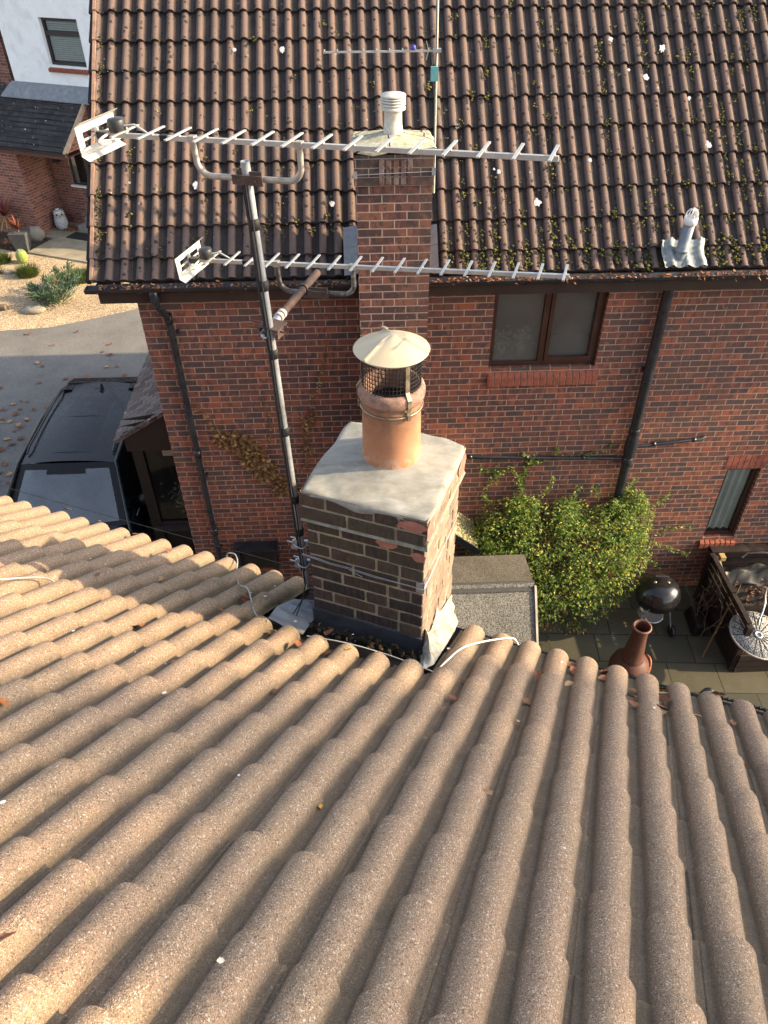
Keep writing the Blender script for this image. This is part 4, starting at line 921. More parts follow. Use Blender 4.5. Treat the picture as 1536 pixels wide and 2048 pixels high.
half_gutter(L, -24, -13.5, 13.89, -2.09, .055).build('gutter', M['gutterblack'], wh)
mb = MB(); mb.bar(L(-13.57, 13.9, -2.13), L(-13.57, DW, -1.0), .035, .14); mb.build('verge', plain('pale_verge', (0.36, 0.27, 0.2), 0.9), wh)
mb = MB(); mb.bar(L(-16.35, DW-.25, 1.35), L(-11.5, DW-.25, 5.8), .05, .25); mb.bar(L(-16.35, DW-.20, 1.45), L(-16.35, DW+6, 1.45), .4, .05); mb.build('barge_board', M['frame_dark'], wh)
mb = MB(); mb.fbox(L, -13.95, -13.86, 14.98, 15.019, G+.05, -2.4); mb.build('door_frame', M['frame_dark'], wh)
mb = MB(); mb.fbox(L, -14.52, -13.2, 14.72, 15.20, G+.05, G+.21); mb.fbox(L, -14.42, -13.2, 14.95, 15.20, G+.21, G+.37); mb.build('door_steps', M['tread'], wh)
mb = MB(); mb.fbox(L, -15.16, -14.98, 15.10, 15.22, -2.75, -2.55); mb.build('wall_lamp', M['blackplastic'], wh)

# ================================================================== car
car = thing('parked_car', 'black car with a panoramic glass roof parked on the shaded driveway', 'car', (-1.86, 1.7, G))
CX, CY = -1.86, 0.0
secs = [  # y, half width at sill, at belt, z sill, z belt
    (-0.62, .70, .72, .32, .72), (-0.45, .86, .84, .26, .86), (0.0, .93, .90, .24, .95), (0.7, .95, .92, .24, 1.02), (1.6, .95, .93, .24, 1.03), (2.6, .95, .93, .24, 1.05), (3.4, .94, .90, .26, 1.08), (3.75, .88, .84, .32, 1.06), (3.86, .72, .70, .40, .95)]
mb = MB(); rows = []
for (y, ws, wb, zs, zb) in secs:
    y += .0
    half = [(ws*.55, zs-.04), (ws, zs), (ws*1.01, (zs+zb)/2), (wb, zb), (wb*.75, zb+.045), (wb*.35, zb+.06)]
    ring = [Vec((CX+a, y+.18, G+z)) for a, z in half] + [Vec((CX-a, y+.18, G+z)) for a, z in reversed(half)]; rows.append(ring)
m_ = len(rows[0]); mb.mesh([p for r in rows for p in r], [(j*m_+k, j*m_+(k+1) % m_, (j+1)*m_+(k+1) % m_, (j+1)*m_+k) for j in range(len(rows)-1) for k in range(m_)], True)
mb.face(list(reversed(rows[0])), True); mb.face(rows[-1], True)
carpaint = plain('black_car_paint', (0.006, 0.007, 0.010), 0.25, var=0.2, spec=0.35, coat=0.12, dirt=(0.03, 0.03, 0.032), dirt_amt=0.3)
mb.build('body', carpaint, car)
def yz(f): return f
roofz = G+1.66
A_ = [(-.88, .78, 1.03), (.88, .78, 1.03), (.63, 1.62, 1.60), (-.63, 1.62, 1.60)]    # windscreen: x, y, z
mb = MB(); nx = 10; ny = 6; g = []
for j in range(ny+1):
    f = j/ny
    for i in range(nx+1):
        s = i/nx*2-1; w_ = .86*(1-f)+.64*f; x = s*w_; bow = .10*(1-s*s)
        g.append(Vec((CX+x, .56+.68*f-bow*(1-.6*f), G+1.02+.58*f+.03*(1-s*s)*f)))
mb.mesh(g, [(j*(nx+1)+i, j*(nx+1)+i+1, (j+1)*(nx+1)+i+1, (j+1)*(nx+1)+i) for j in range(ny) for i in range(nx)], True)
screen = mb.build('windscreen', M['glass_car'], car)
mb = MB(); T = lambda i, j, o=0.004: g[j*(nx+1)+i] + Vec((0, -o*.65, o*.76))
for j in range(ny):
    for (i0, f) in ((0, .62), (nx-1, .62)):
        a0, b0, a1, b1 = T(i0, j), T(i0+1, j), T(i0, j+1), T(i0+1, j+1)
        if i0 == 0: mb.face([a0, a0+(b0-a0)*f, a1+(b1-a1)*f, a1])
        else: mb.face([b0+(a0-b0)*f, b0, b1, b1+(a1-b1)*f])
for i in range(nx):
    a0, b0, a1, b1 = T(i, ny-1, .005), T(i+1, ny-1, .005), T(i, ny, .005), T(i+1, ny, .005); f = .55 if not 3 <= i <= 6 else 1.0
    mb.face([a1+(a0-a1)*f, b1+(b0-b1)*f, b1, a1])
    a0, b0, a1, b1 = T(i, 0, .005), T(i+1, 0, .005), T(i, 1, .005), T(i+1, 1, .005); mb.face([a0, b0, b0+(b1-b0)*.5, a0+(a1-a0)*.5])
mb.build('screen_border', plain('black_frit', (0.006, 0.006, 0.007), 0.3, spec=.3), screen)
mb = MB(); mb.bar(Vec((CX-.70, .66, G+1.07)), Vec((CX-.02, .57, G+1.06)), .02, .012); mb.bar(Vec((CX+.0, .59, G+1.06)), Vec((CX+.66, .66, G+1.07)), .02, .012); mb.build('wiper', M['blackplastic'], screen)
mb = MB(); mb.box(CX-.10, CX+.12, 1.10, 1.18, G+1.40, G+1.47)
for k in (-1, 1): mb.face([(CX+.01+k*.10-.05, 1.06, G+1.487), (CX+.01+k*.10+.05, 1.06, G+1.487), (CX+.01+k*.10+.015, 1.10, G+1.53)])
mb.build('rear_view_mirror', plain('grey_trim', (0.2, 0.19, 0.2), 0.5), car)
def roof_patch(y0, y1, w0, w1, z0, z1, crown, name, mat, lift=0.0, n=12, mm=8):
    mb = MB(); g = []
    for j in range(mm+1):
        f = j/mm; y = y0+(y1-y0)*f; w_ = w0+(w1-w0)*f; zz = z0+(z1-z0)*f+.035*math.sin(math.pi*max(0, min(1, (y-1.23)/2.12)))
        for i in range(n+1):
            s = i/n*2-1; g.append(Vec((CX+s*w_, y, G+zz+lift+crown*(1-s*s))))
    mb.mesh(g, [(j*(n+1)+i, j*(n+1)+i+1, (j+1)*(n+1)+i+1, (j+1)*(n+1)+i) for j in range(mm) for i in range(n)], True)
    return mb.build(name, mat, car)
roof_patch(1.23, 3.35, .66, .62, 1.60, 1.60, .045, 'roof', carpaint)
glassroof = plain('dark_roof_glass', (0.012, 0.013, 0.018), 0.3, var=0.3, spec=0.3, coat=0.1, dirt=(0.05, 0.05, 0.057), dirt_amt=0.4)
roof_patch(1.42, 2.28, .535, .525, 1.60, 1.60, .045, 'roof_glass', glassroof, .005); roof_patch(2.30, 2.86, .525, .505, 1.60, 1.60, .045, 'roof_glass', glassroof, .005)
mb = MB(); 
for s in (-1, 1):
    for (y, z, dx) in ((0, 0, 0),): pass
    side = [(.90, .56, 1.03), (.66, 1.24, 1.60), (.66, 2.4, 1.62), (.62, 3.35, 1.58), (.86, 3.55, 1.10), (.93, 2.6, 1.06), (.93, 1.4, 1.04)]
    q = [Vec((CX+s*x, y, G+z)) for x, y, z in side]; mb.face(q if s > 0 else list(reversed(q)), False)
mb.face([Vec((CX-.62, 3.35, G+1.59)), Vec((CX+.62, 3.35, G+1.59)), Vec((CX+.80, 3.78, G+1.12)), Vec((CX-.80, 3.78, G+1.12))])
mb.build('side_window', plain('tinted_window', (0.006, 0.007, 0.009), 0.12, spec=0.6), car)
mb = MB()
for s in (-1, 1):
    mb.tube([Vec((CX+s*.92, .42, G+1.0)), Vec((CX+s*.675, 1.23, G+1.60)), Vec((CX+s*.665, 2.3, G+1.64)), Vec((CX+s*.63, 3.2, G+1.60)), Vec((CX+s*.84, 3.62, G+1.12))], .028, 8)
mb.build('pillar', carpaint, car)
mb = MB()
railm = plain('dark_rail', (0.05, 0.05, 0.055), 0.3, 0.5)
for s in (-1, 1):
    mb = MB(); mb.tube([Vec((CX+s*.60, 1.42, G+1.645)), Vec((CX+s*.60, 1.55, G+1.68)), Vec((CX+s*.585, 3.0, G+1.685)), Vec((CX+s*.575, 3.15, G+1.64))], .014, 8); mb.build('roof_rail', railm, car)
mb = MB()                                                             # rear spoiler with two openings
for (a, b) in ((-.58, -.44), (-.10, .10), (.44, .58)): mb.hexa([Vec((CX+a, 3.12, G+1.61)), Vec((CX+b, 3.12, G+1.61)), Vec((CX+b, 3.50, G+1.555)), Vec((CX+a, 3.50, G+1.555)), Vec((CX+a, 3.10, G+1.665)), Vec((CX+b, 3.10, G+1.665)), Vec((CX+b, 3.52, G+1.60)), Vec((CX+a, 3.52, G+1.60))])
mb.hexa([Vec((CX-.58, 3.34, G+1.57)), Vec((CX+.58, 3.34, G+1.57)), Vec((CX+.56, 3.56, G+1.545)), Vec((CX-.56, 3.56, G+1.545)), Vec((CX-.58, 3.34, G+1.655)), Vec((CX+.58, 3.34, G+1.655)), Vec((CX+.56, 3.58, G+1.59)), Vec((CX-.56, 3.58, G+1.59))])
mb.build('spoiler', carpaint, car, bevel=.02)
mb = MB(); mb.hexa([Vec((CX+.015, 3.02, G+1.665)), Vec((CX+.055, 3.02, G+1.665)), Vec((CX+.055, 3.16, G+1.66)), Vec((CX+.015, 3.16, G+1.66)), Vec((CX+.03, 3.10, G+1.745)), Vec((CX+.04, 3.10, G+1.745)), Vec((CX+.045, 3.155, G+1.735)), Vec((CX+.025, 3.155, G+1.735))]); mb.build('roof_aerial', M['blackplastic'], car, bevel=.006)
for s in (-1, 1):
    mb = MB(); mb.blob(Vec((CX+s*1.02, .98, G+1.12)), .13, .085, .085, 0, 14, 8); mb.bar(Vec((CX+s*.86, .98, G+1.06)), Vec((CX+s*.98, .99, G+1.10)), .06, .04); mb.build('door_mirror', carpaint, car)
    mb = MB(); mb.tube([Vec((CX+s*.945, .72, G+1.035)), Vec((CX+s*.948, 1.6, G+1.05)), Vec((CX+s*.945, 2.7, G+1.068)), Vec((CX+s*.90, 3.4, G+1.10))], .012, 6); mb.build('window_trim', plain('bright_trim', (0.28, 0.29, 0.31), 0.2, 0.9), car)
mb = MB(); mb.box(CX-.70, CX+.70, .95, 1.25, G+.98, G+1.0); mb.box(CX-.6, CX+.6, 1.2, 3.4, G+.30, G+.95); mb.build('dashboard', M['room_dark'], car)
for s in (-1, 1):
    for y in (.28, 3.06):
        mb = MB(); mb.lathe(Vec((CX+s*.86, y, G+.33)), [(.20, -.11), (.31, -.11), (.33, -.09), (.33, .09), (.31, .11), (.20, .11)], 24, axis=(1, 0, 0)); wv = mb.build('wheel', M['blackplastic'], car)
        mb = MB(); mb.lathe(Vec((CX+s*.93, y, G+.33)), [(.21, -.01), (.21, .02), (.0, .03)], 20, axis=(s, 0, 0)); mb.build('rim', M['galv'], wv)

# ================================================================== aerial mast on the near chimney
mast = thing('aerial_mast', 'leaning galvanised aerial mast lashed to the side of the near chimney', 'mast', L(-.056, .05, .69))
def mp(z): f = (z-.70)/(2.655-.70); return L(-.056-.066*f, .05, z)
mb = MB(); mb.tube([mp(.70), mp(1.3), mp(2.0), mp(2.655)], .0158, 16); mb.lathe(mp(2.655), [(.0158, -.002), (.0158, .003), (.012, .003), (.012, -.1)], 16); mb.build('pole', M['mast'], mast)
for z in (1.04, 1.235, 1.60, 1.96, 2.235, 2.455):
    mb = MB(); mb.lathe(mp(z), [(.016, -.02), (.0205, -.018), (.0205, .018), (.016, .02)], 14); mb.build('tape_band', M['tape'], mast)
mb = MB(); rg = random.Random(9)
for off in ((-.017, -.006), (-.006, -.018), (.007, -.017)):
    pts = [mp(2.60-.2*k)+U*(off[0]+rg.uniform(-.002, .002))+V*(off[1]+rg.uniform(-.002, .002)) for k in range(10)]
    mb.tube(pts, .0034, 6)
for (a, b) in ((-.19, -.20), (-.13, -.23)):
    mb.tube([mp(.80)+V*-.018, mp(.70)+V*-.02, L(-.075, .02, .60), L((a*.5-.03), -.06, .50), L(a, -.13, .515), L(a-.05, b, .535)], .0036, 6)
mb.build('cables', M['cable'], mast)
for z in (.955, .83):                                                 # wall bracket clamps
    mb = MB(); p = mp(z)
    mb.tube([p+U*.03+V*.012, p+U*.02+V*-.022, p+V*-.026, p+U*-.022+V*-.018, p+U*-.045+V*.006], .0036, 6)
    mb.bar(p+U*-.045+V*.0, p+U*.05+V*.03, .014, .03); mb.hexa([p+U*-.055+V*-.012+Z*-.03, p+U*-.02+V*-.012+Z*-.03, p+U*-.02+V*.012+Z*-.03, p+U*-.055+V*.012+Z*-.03, p+U*-.03+V*-.012+Z*.032, p+U*-.015+V*-.012+Z*.032, p+U*-.015+V*.012+Z*.032, p+U*-.03+V*.012+Z*.032])
    mb.tube([p+U*-.075, p+U*-.02], .0045, 6); mb.tube([p+U*-.065+V*.02+Z*.012, p+U*-.01+V*.02+Z*.012], .004, 6)
    mb.build('bracket', M['galv'], mast)
# cross arm clamped to the mast
pc0 = L(-.118, .03, 2.045); pc1 = L(-.155, .60, 2.055); pdir = (pc1-pc0).normalized()
mb = MB(); mb.tube([pc0, pc0+pdir*.13], .0172, 14, False); mb.lathe(pc0, [(.0172, 0), (.014, 0), (.014, .10)], 14, axis=pdir); mb.build('cross_arm_sleeve', M['galv'], mast)
mb = MB(); mb.tube([pc0+pdir*.06, pc0+pdir*.2, pc1], .0165, 14); mb.build('cross_arm', M['rust'], mast)
mb = MB()
for t in (.150, .178): mb.lathe(pc0+pdir*t, [(.0165, -.008), (.0195, -.006), (.0195, .006), (.0165, .008)], 14, axis=pdir)
mb.build('white_band', M['whiteplate'], mast)
mb = MB(); mc = mp(2.06)
mb.hexa([mc+U*-.035+V*-.02+Z*.012, mc+U*.045+V*-.02+Z*.004, mc+U*.045+V*.06+Z*.004, mc+U*-.035+V*.06+Z*.012, mc+U*-.035+V*-.02+Z*.018, mc+U*.045+V*-.02+Z*.010, mc+U*.045+V*.06+Z*.010, mc+U*-.035+V*.06+Z*.018])
for k in (-1, 1):
    mb.bar(mc+U*(.038*k)+V*-.015+Z*-.012, mc+U*(.038*k)+V*.035+Z*-.012, .005, .035)
    mb.tube([mc+U*-.10+V*(.012*k+.02)+Z*.006*k, mc+U*.06+V*(.012*k+.02)+Z*.006*k], .0036, 6)
mb.build('clamp', M['rust'], mast)
mb = MB()
mb.tube([pc1-pdir*.17+U*.02*math.cos(t)+Z*.02*math.sin(t) for t in [k*math.pi/8 for k in range(17)]], .003, 6)
mb.tube([pc1-pdir*.17+U*.02, pc1-pdir*.14+U*.05+Z*-.01, pc1-pdir*.13+U*.055+Z*-.11], .003, 6); mb.tube([pc1-pdir*.21+U*.0+Z*-.016, pc1-pdir*.21+U*.003+Z*-.10], .003, 6)
mb.build('hanging_cable', M['cable'], mast)

# ---- television aerials
def aerial(name, label, p0, p1, nel, el, plate_w, plate_h, sag, cradle_c, cradle_up, tubes, small=False):
    """boom from the reflector end p0 to the tip p1"""
    t = thing(name, label, 'aerial', p0, 'television aerials' if not small else None)
    ax = (p1-p0).normalized(); side = Vec((ax.x, ax.y, 0)).normalized(); side = Vec((-side.y, side.x, 0)); up = ax.cross(side)*1.0
    up = side.cross(ax)*-1 if up.z < 0 else up
    ln = (p1-p0).length; s = ln/1.53
    mb = MB(); mb.bar(p0+ax*.02, p1, .0145, .0145, up=up); mb.build('boom', M['alu'], t)
    first = None
    for k in range(nel):
        p = p0+ax*(.10*s+(ln-.115*s)*k/(nel-1)) + up*.014
        if first is None:
            m1 = MB(); m1.bar(-side*el/2, side*el/2, .0095, .0045, up=up); m1.bar(Vec((0, 0, 0))-up*.003, Vec((0, 0, 0))-up*.0075, .012, .012)
            me = m1.build('director', M['alu'], None); me.parent = t; me.location = p-Vec(t.location); first = me
        else:
            c = first.copy(); C.objects.link(c); c.parent = t; c.location = p-Vec(t.location)
    if not small:
        mb = MB(); w = plate_w/2; h = plate_h/2; o = p0-ax*.012
        cs = [-w, -w*.72, -w*.10, w*.10, w*.72, w]; rs_ = [-h, -h*.52, -h*.07, h*.07, h*.52, h]
        for i in range(5):
            for j in range(5):
                if i in (1, 3) and j in (1, 3): continue
                a0, a1, b0, b1 = cs[i], cs[i+1], rs_[j], rs_[j+1]
                F = lambda a, b, c: o+side*a+up*b+ax*c
                mb.fbox(F, a0, a1, 0, .0015, 0, 0) if False else mb.hexa([F(a0, b0, 0), F(a1, b0, 0), F(a1, b0, .003), F(a0, b0, .003), F(a0, b1, 0), F(a1, b1, 0), F(a1, b1, .003), F(a0, b1, .003)])
        F = lambda a, b, c: o+side*a+up*b+ax*c
        for (b0, b1) in ((h, h+.014), (-h, -h-.014)):                  # folded lips
            mb.hexa([F(-w, b0, 0), F(w, b0, 0), F(w, b0, .003), F(-w, b0, .003), F(-w, b1, .024), F(w, b1, .024), F(w, b1, .027), F(-w, b1, .027)])
        mb.build('reflector', M['whiteplate'], t)
        mb = MB(); dpz = p0+ax*.075+up*.012; mb.lathe(dpz, [(.026, 0), (.029, .004), (.029, .034), (.026, .040), (.0, .042)], 24, axis=up); mb.bar(p0-ax*.004, p0+ax*.04, .03, .022, up=up); mb.build('dipole_box', M['blackplastic'], t)
        mb = MB(); c0 = p0+ax*.052-up*.004
        mb.tube([c0+side*(.085*math.cos(q)*1.0)+up*.014*math.sin(q) if abs(math.cos(q)) < .8 else c0+side*(.085*math.cos(q))+up*.014*math.sin(q) for q in [2*math.pi*k/24 for k in range(25)]], .0045, 6, False); mb.build('folded_dipole', M['whiteplate'], t)
        mb = MB(); mb.tube([dpz+ax*.025+up*.018, dpz+ax*.06+up*.020+side*.012, dpz+ax*.10+up*.006, dpz+ax*.13-up*.012, dpz+ax*.20-up*.017], .0036, 6); mb.build('lead', M['cable_grey'], t)
        mb = MB()
        for q in (.235*s, ): mb.bar(p0+ax*q, p0+ax*(q+.028), .019, .019, up=up)
        mb.build('tape_band', M['tape'], t)
        # U shaped cradle under the boom
        a0, a1 = cradle_c; dn = -up*cradle_up; q0 = p0+ax*a0; q1 = p0+ax*a1; r = .05
        pts = [q0-up*.004, q0+dn*.25] + [q0+dn+ax*r-ax*r*math.cos(k*math.pi/12)+up*r*(1-math.sin(k*math.pi/12))*1.0 for k in range(1, 7)] + [q1+dn-ax*r+ax*r*math.sin(k*math.pi/12)+up*r*(1-math.cos(k*math.pi/12)) for k in range(0, 6)] + [q1+dn*.25, q1-up*.004]
        mb = MB(); mb.tube(pts, .0105, 10); cr = mb.build('cradle', tubes, t)
        mb = MB()
        for q in (q0, q1): mb.bar(q-ax*.012, q+ax*.012, .024, .022, up=up)
        mb.build('boom_clip', M['alu_dull'], cr)
        mb = MB(); cm = (q0+q1)/2+dn; mb.bar(cm-ax*.045, cm+ax*.045, .005, .045, up=up); mb.bar(cm-ax*.055-side*.02, cm+ax*.055-side*.02, .004, .03, up=up)
        for k in (-1, 1): mb.tube([cm+ax*.03*k-side*.03, cm+ax*.03*k+side*.03], .0035, 6)
        mb.build('mast_clamp', M['rust'], cr)
    return t
aerial('television_aerial', 'larger long aerial with pale reflector at the top of the leaning mast', L(-.655, .02, 2.702), L(.885, .09, 2.748), 15, .165, .218, .088, 0, (.355, .735), .112, M['alu_dull'])
aerial('television_aerial', 'lower long aerial with pale reflector on the rusty cross arm of the mast', L(-.660, .418, 2.112), L(.918, .535, 2.222), 17, .150, .218, .088, 0, (.395, .730), .118, M['alu_black'])
nm = thing('aerial_mast', 'thin pale pole behind the far chimney carrying a small aerial', 'mast', (3.02, .14, 1.0))
mb = MB(); mb.tube([(3.02, .14, 1.0), (2.985, .14, 3.3)], .0125, 10); mb.build('pole', plain('pale_pole', (0.45, 0.44, 0.36), 0.5, 0.3), nm)
mb = MB(); mb.tube([(3.003, .125, 1.3), (2.995, .122, 1.9), (3.0, .12, 2.2), (2.985, .122, 2.6), (2.975, .127, 3.2)], .0035, 6); mb.tube([(3.0, .12, 1.9), (2.985, .10, 1.97), (2.965, .11, 2.1), (2.94, .12, 2.2)], .003, 6); mb.build('cables', M['cable'], nm)
mb = MB(); mb.box(2.955, 3.02, .085, .128, 1.96, 2.07); mb.build('amplifier_box', plain('teal_box', (0.10, 0.27, 0.30), 0.4), nm)
mb = MB(); mb.box(2.97, 3.04, .10, .16, 2.175, 2.20); mb.build('clamp', M['galv'], nm)
sa = aerial('television_aerial', 'smallest aerial with a blue dipole cap in front of the far roof', Vec((2.995, .12, 2.185)), Vec((2.03, .12, 2.185)), 9, .085, 0, 0, 0, None, 0, None, True)
mb = MB(); mb.lathe((2.80, .12, 2.198), [(.022, 0), (.024, .01), (.02, .03), (0, .036)], 14); mb.build('dipole_box', plain('blue_cap', (0.05, 0.05, 0.28), 0.4), sa)
mb = MB(); 
for s in (-1, 1): mb.hexa([Vec((2.93, .12, 2.185+s*.005)), Vec((2.935, .12, 2.185+s*.005)), Vec((2.935, .17, 2.185+s*.005)), Vec((2.93, .17, 2.185+s*.005)), Vec((2.91, .12, 2.185+s*.07)), Vec((2.915, .12, 2.185+s*.07)), Vec((2.915, .15, 2.185+s*.07)), Vec((2.91, .15, 2.185+s*.07))])
mb.build('reflector', M['alu'], sa)

# ================================================================== cables lying on the near roof
def roof_cable(pts, r, mat, label):
    mb = MB(); q = [R(*p) for p in pts]; out = []
    for i in range(len(q)-1):                                          # Catmull-Rom for a soft bend
        p0 = q[max(i-1, 0)]; p1 = q[i]; p2 = q[i+1]; p3 = q[min(i+2, len(q)-1)]
        for k in range(6):
            t = k/6; out.append(.5*((2*p1)+(p2-p0)*t+(2*p0-5*p1+4*p2-p3)*t*t+(3*p1-p0-3*p2+p3)*t**3))
    out.append(q[-1]); mb.tube(out, r, 8); return mb.single('cable', mat, label, 'cable', at=q[0])
roof_cable([(1.12, -1.36, .012), (1.195, -1.268, .010), (1.232, -1.189, .010), (1.283, -1.10, .006), (1.342, -1.086, -.01), (1.40, -1.115, -.036)], .0042, M['cable_grey'], 'grey cable end across the tile rolls at the left edge of the roof')
roof_cable([(1.585, .10, -.06), (1.60, .05, .0), (1.652, .045, .012), (1.72, -.04, .0), (1.79, -.17, -.035), (1.90, -.34, -.03), (1.97, -.45, .006), (2.03, -.49, .012), (2.14, -.63, -.03), (2.21, -.71, -.03), (2.29, -.775, -.01)], .0038, M['cable_grey'], 'grey cable running up from the gutter to the lead beside the chimney')
roof_cable([(3.11, -.70, -.035), (3.125, -.60, -.02), (3.16, -.45, .008), (3.22, -.31, .014), (3.30, -.16, .012), (3.36, -.075, .008), (3.395, -.075, -.02)], .0045, M['cable_white'], 'white cable curving over two tile rolls right of the chimney')
roof_cable([(2.50, -.79, -.02), (2.68, -.775, -.005), (2.843, -.752, -.01), (3.0, -.745, -.02), (3.135, -.752, -.03)], .0026, M['cable_grey'], 'thin grey wire along the foot of the near chimney')
mb = MB(); mb.tube([L(-2.6, .49, .292), L(-1.2, .49, .284), L(-.06, .485, .288)], .002, 5); mb.single('cable', M['cable'], 'thin dark wire stretched above the gutter left of the near chimney', 'cable')
# ================================================================== garden between the houses
sh = thing('garden_shed', 'low shed with grey mineral felt roof standing behind the near chimney', 'shed', (3.4, -1.9, G))
mb = MB(); x0, x1 = 2.45, 4.035
mb.hexa([Vec((x0, -2.62, -3.33)), Vec((x1, -2.62, -3.33)), Vec((x1, -1.83, -2.435)), Vec((x0, -1.83, -2.435)), Vec((x0, -2.62, -3.29)), Vec((x1, -2.62, -3.29)), Vec((x1, -1.83, -2.40)), Vec((x0, -1.83, -2.40))]); mb.build('front_slope', M['felt'], sh)
mb = MB(); mb.hexa([Vec((x0, -1.825, -2.435)), Vec((x1, -1.825, -2.435)), Vec((x1+.012, -1.29, -2.535)), Vec((x0, -1.29, -2.535)), Vec((x0, -1.825, -2.40)), Vec((x1, -1.825, -2.40)), Vec((x1+.012, -1.29, -2.50)), Vec((x0, -1.29, -2.50))]); mb.build('top_slope', M['felt_old'], sh)
mb = MB(); mb.hexa([Vec((x0, -1.89, -2.462)), Vec((x1+.01, -1.89, -2.462)), Vec((x1+.01, -1.80, -2.398)), Vec((x0, -1.80, -2.398)), Vec((x0, -1.895, -2.455)), Vec((x1+.01, -1.895, -2.455)), Vec((x1+.01, -1.80, -2.391)), Vec((x0, -1.80, -2.391))])
for k in range(9): mb.blob(Vec((x0+.1+k*.18, -1.85, -2.424)), .008, .008, .006)
mb.build('ridge_strip', plain('felt_strip', (0.055, 0.055, 0.05), 0.7, var=0.3, scale=30), sh)
mb = MB(); mb.bar(Vec((x1+.016, -1.84, -2.43)), Vec((x1+.016, -2.63, -3.33)), .022, .07); mb.build('verge_board', plain('pale_weathered_wood', (0.42, 0.39, 0.32), 0.8, var=0.3), sh)
mb = MB(); mb.box(x0+.05, x1-.05, -2.5, -1.35, G, -3.35); mb.hexa([Vec((x0+.05, -2.5, -3.35)), Vec((x1-.03, -2.5, -3.35)), Vec((x1-.03, -1.33, -3.35)), Vec((x0+.05, -1.33, -3.35)), Vec((x0+.05, -1.85, -2.47)), Vec((x1-.03, -1.85, -2.47)), Vec((x1-.03, -1.33, -2.56)), Vec((x0+.05, -1.33, -2.56))]); mb.build('shed_wall', M['black_wood'], sh)

# kettle barbecue
bq = thing('kettle_barbecue', 'black kettle barbecue with domed lid standing on the patio', 'barbecue', (6.04, -.76, G))
enamel = plain('black_enamel', (0.009, 0.009, 0.010), 0.22, var=0.2, spec=0.4, coat=0.25, dirt=(0.035, 0.035, 0.033), dirt_amt=0.3)
bc = Vec((6.04, -.76, -3.80)); r = .285
mb = MB(); mb.lathe(bc, [(r, -.01), (r+.006, .005), (r, .02), (.272, .08), (.235, .145), (.17, .195), (.09, .222), (.0, .232)], 40); lid_ = mb.build('lid', enamel, bq)
mb = MB(); mb.lathe(bc, [(r-.003, -.012), (r-.003, -.03), (.27, -.10), (.22, -.17), (.13, -.22), (.0, -.235)], 40); mb.build('bowl', enamel, bq)
mb = MB(); hc = bc+Vec((.0, .02, .232)); d_ = Vec((.98, -.1, 0)).normalized()
mb.tube([hc-d_*.085+Z*-.03, hc-d_*.075+Z*.035, hc-d_*.055+Z*.05], .006, 6); mb.tube([hc+d_*.085+Z*-.03, hc+d_*.075+Z*.035, hc+d_*.055+Z*.05], .006, 6); mb.tube([hc-d_*.085+Z*.052, hc+d_*.085+Z*.052], .014, 10); mb.build('handle', M['blackplastic'], lid_)
mb = MB()
for (dx, dy, dz) in ((-.085, -.01, .215), (.085, -.02, .215), (.04, -.13, .185)): mb.lathe(bc+Vec((dx, dy, dz)), [(.022, -.008), (.022, .006), (.012, .012), (0, .012)], 14, axis=(dx*2, dy*2, 1))
mb.build('vent_plate', M['strap'], lid_)
for (dx, dy) in ((.23, -.10), (-.19, -.13), (.0, .20)):
    mb = MB(); mb.tube([bc+Vec((dx*.75, dy*.75, -.16)), Vec((bc.x+dx*1.25, bc.y+dy*1.25, G+.07 if dx > .1 else G))], .011, 8); mb.build('leg', M['galv'], bq)
mb = MB(); mb.lathe(Vec((bc.x+.295, bc.y-.13, G+.085)), [(.085, -.022), (.085, .022), (.05, .028), (0, .028)], 20, axis=(1, .1, 0)); mb.lathe(Vec((bc.x+.295, bc.y-.13, G+.085)), [(.085, -.022), (0, -.026)], 20, axis=(1, .1, 0)); mb.build('wheel', M['blackplastic'], bq)
mb = MB(); mb.tube([bc+Vec((-.27, -.10, -.06)), bc+Vec((-.36, -.17, -.06)), bc+Vec((-.25, -.28, -.06)), bc+Vec((-.16, -.22, -.06))], .011, 8); mb.build('side_handle', M['blackplastic'], bq)
mb = MB(); mb.lathe(bc+Vec((0, 0, -.42)), [(.16, 0), (.17, .02), (.15, .02), (.0, .0)], 24); mb.build('ash_tray', M['galv'], bq)

# chiminea
ch = thing('chiminea', 'terracotta chiminea with a tall open neck at the roof edge', 'chiminea', (5.49, -1.63, G)); cc = Vec((5.49, -1.63, 0))
mb = MB(); mb.lathe(cc, [(.10, -4.42), (.19, -4.36), (.240, -4.24), (.245, -4.16), (.215, -4.06), (.150, -4.0), (.136, -3.985), (.142, -3.97), (.130, -3.955), (.116, -3.84), (.093, -3.62), (.088, -3.48), (.092, -3.45), (.105, -3.435), (.108, -3.42), (.102, -3.408), (.090, -3.412), (.080, -3.44), (.076, -3.55), (.08, -3.9)], 36); mb.build('body', M['terra_dark'], ch)
mb = MB(); mb.lathe(cc+Vec((.0, 0, -3.423)), [(.106, -.012), (.113, -.004), (.111, .008), (.101, .014)], 36); mb.build('rim', plain('worn_clay_rim', (0.23, 0.10, 0.07), 0.6, var=0.35), ch)
mb = MB(); 
for k in range(4): mb.tube([cc+Vec((0.235*math.cos(a), 0.235*math.sin(a), -4.10-.09*abs(math.sin(a*3+k)))) for a in [(-1.2+k*.5)+j*.06 for j in range(9)]], .008, 6)
mb.tube([cc+Vec((.246*math.cos(a), .246*math.sin(a), -4.19+.13*math.sin(b))) for a, b in [(.15+.42*math.cos(q), q) for q in [k*math.pi/10 for k in range(21)]]], .014, 8); mb.build('mouth_ring', plain('orange_clay', (0.33, 0.12, 0.05), 0.7), ch)
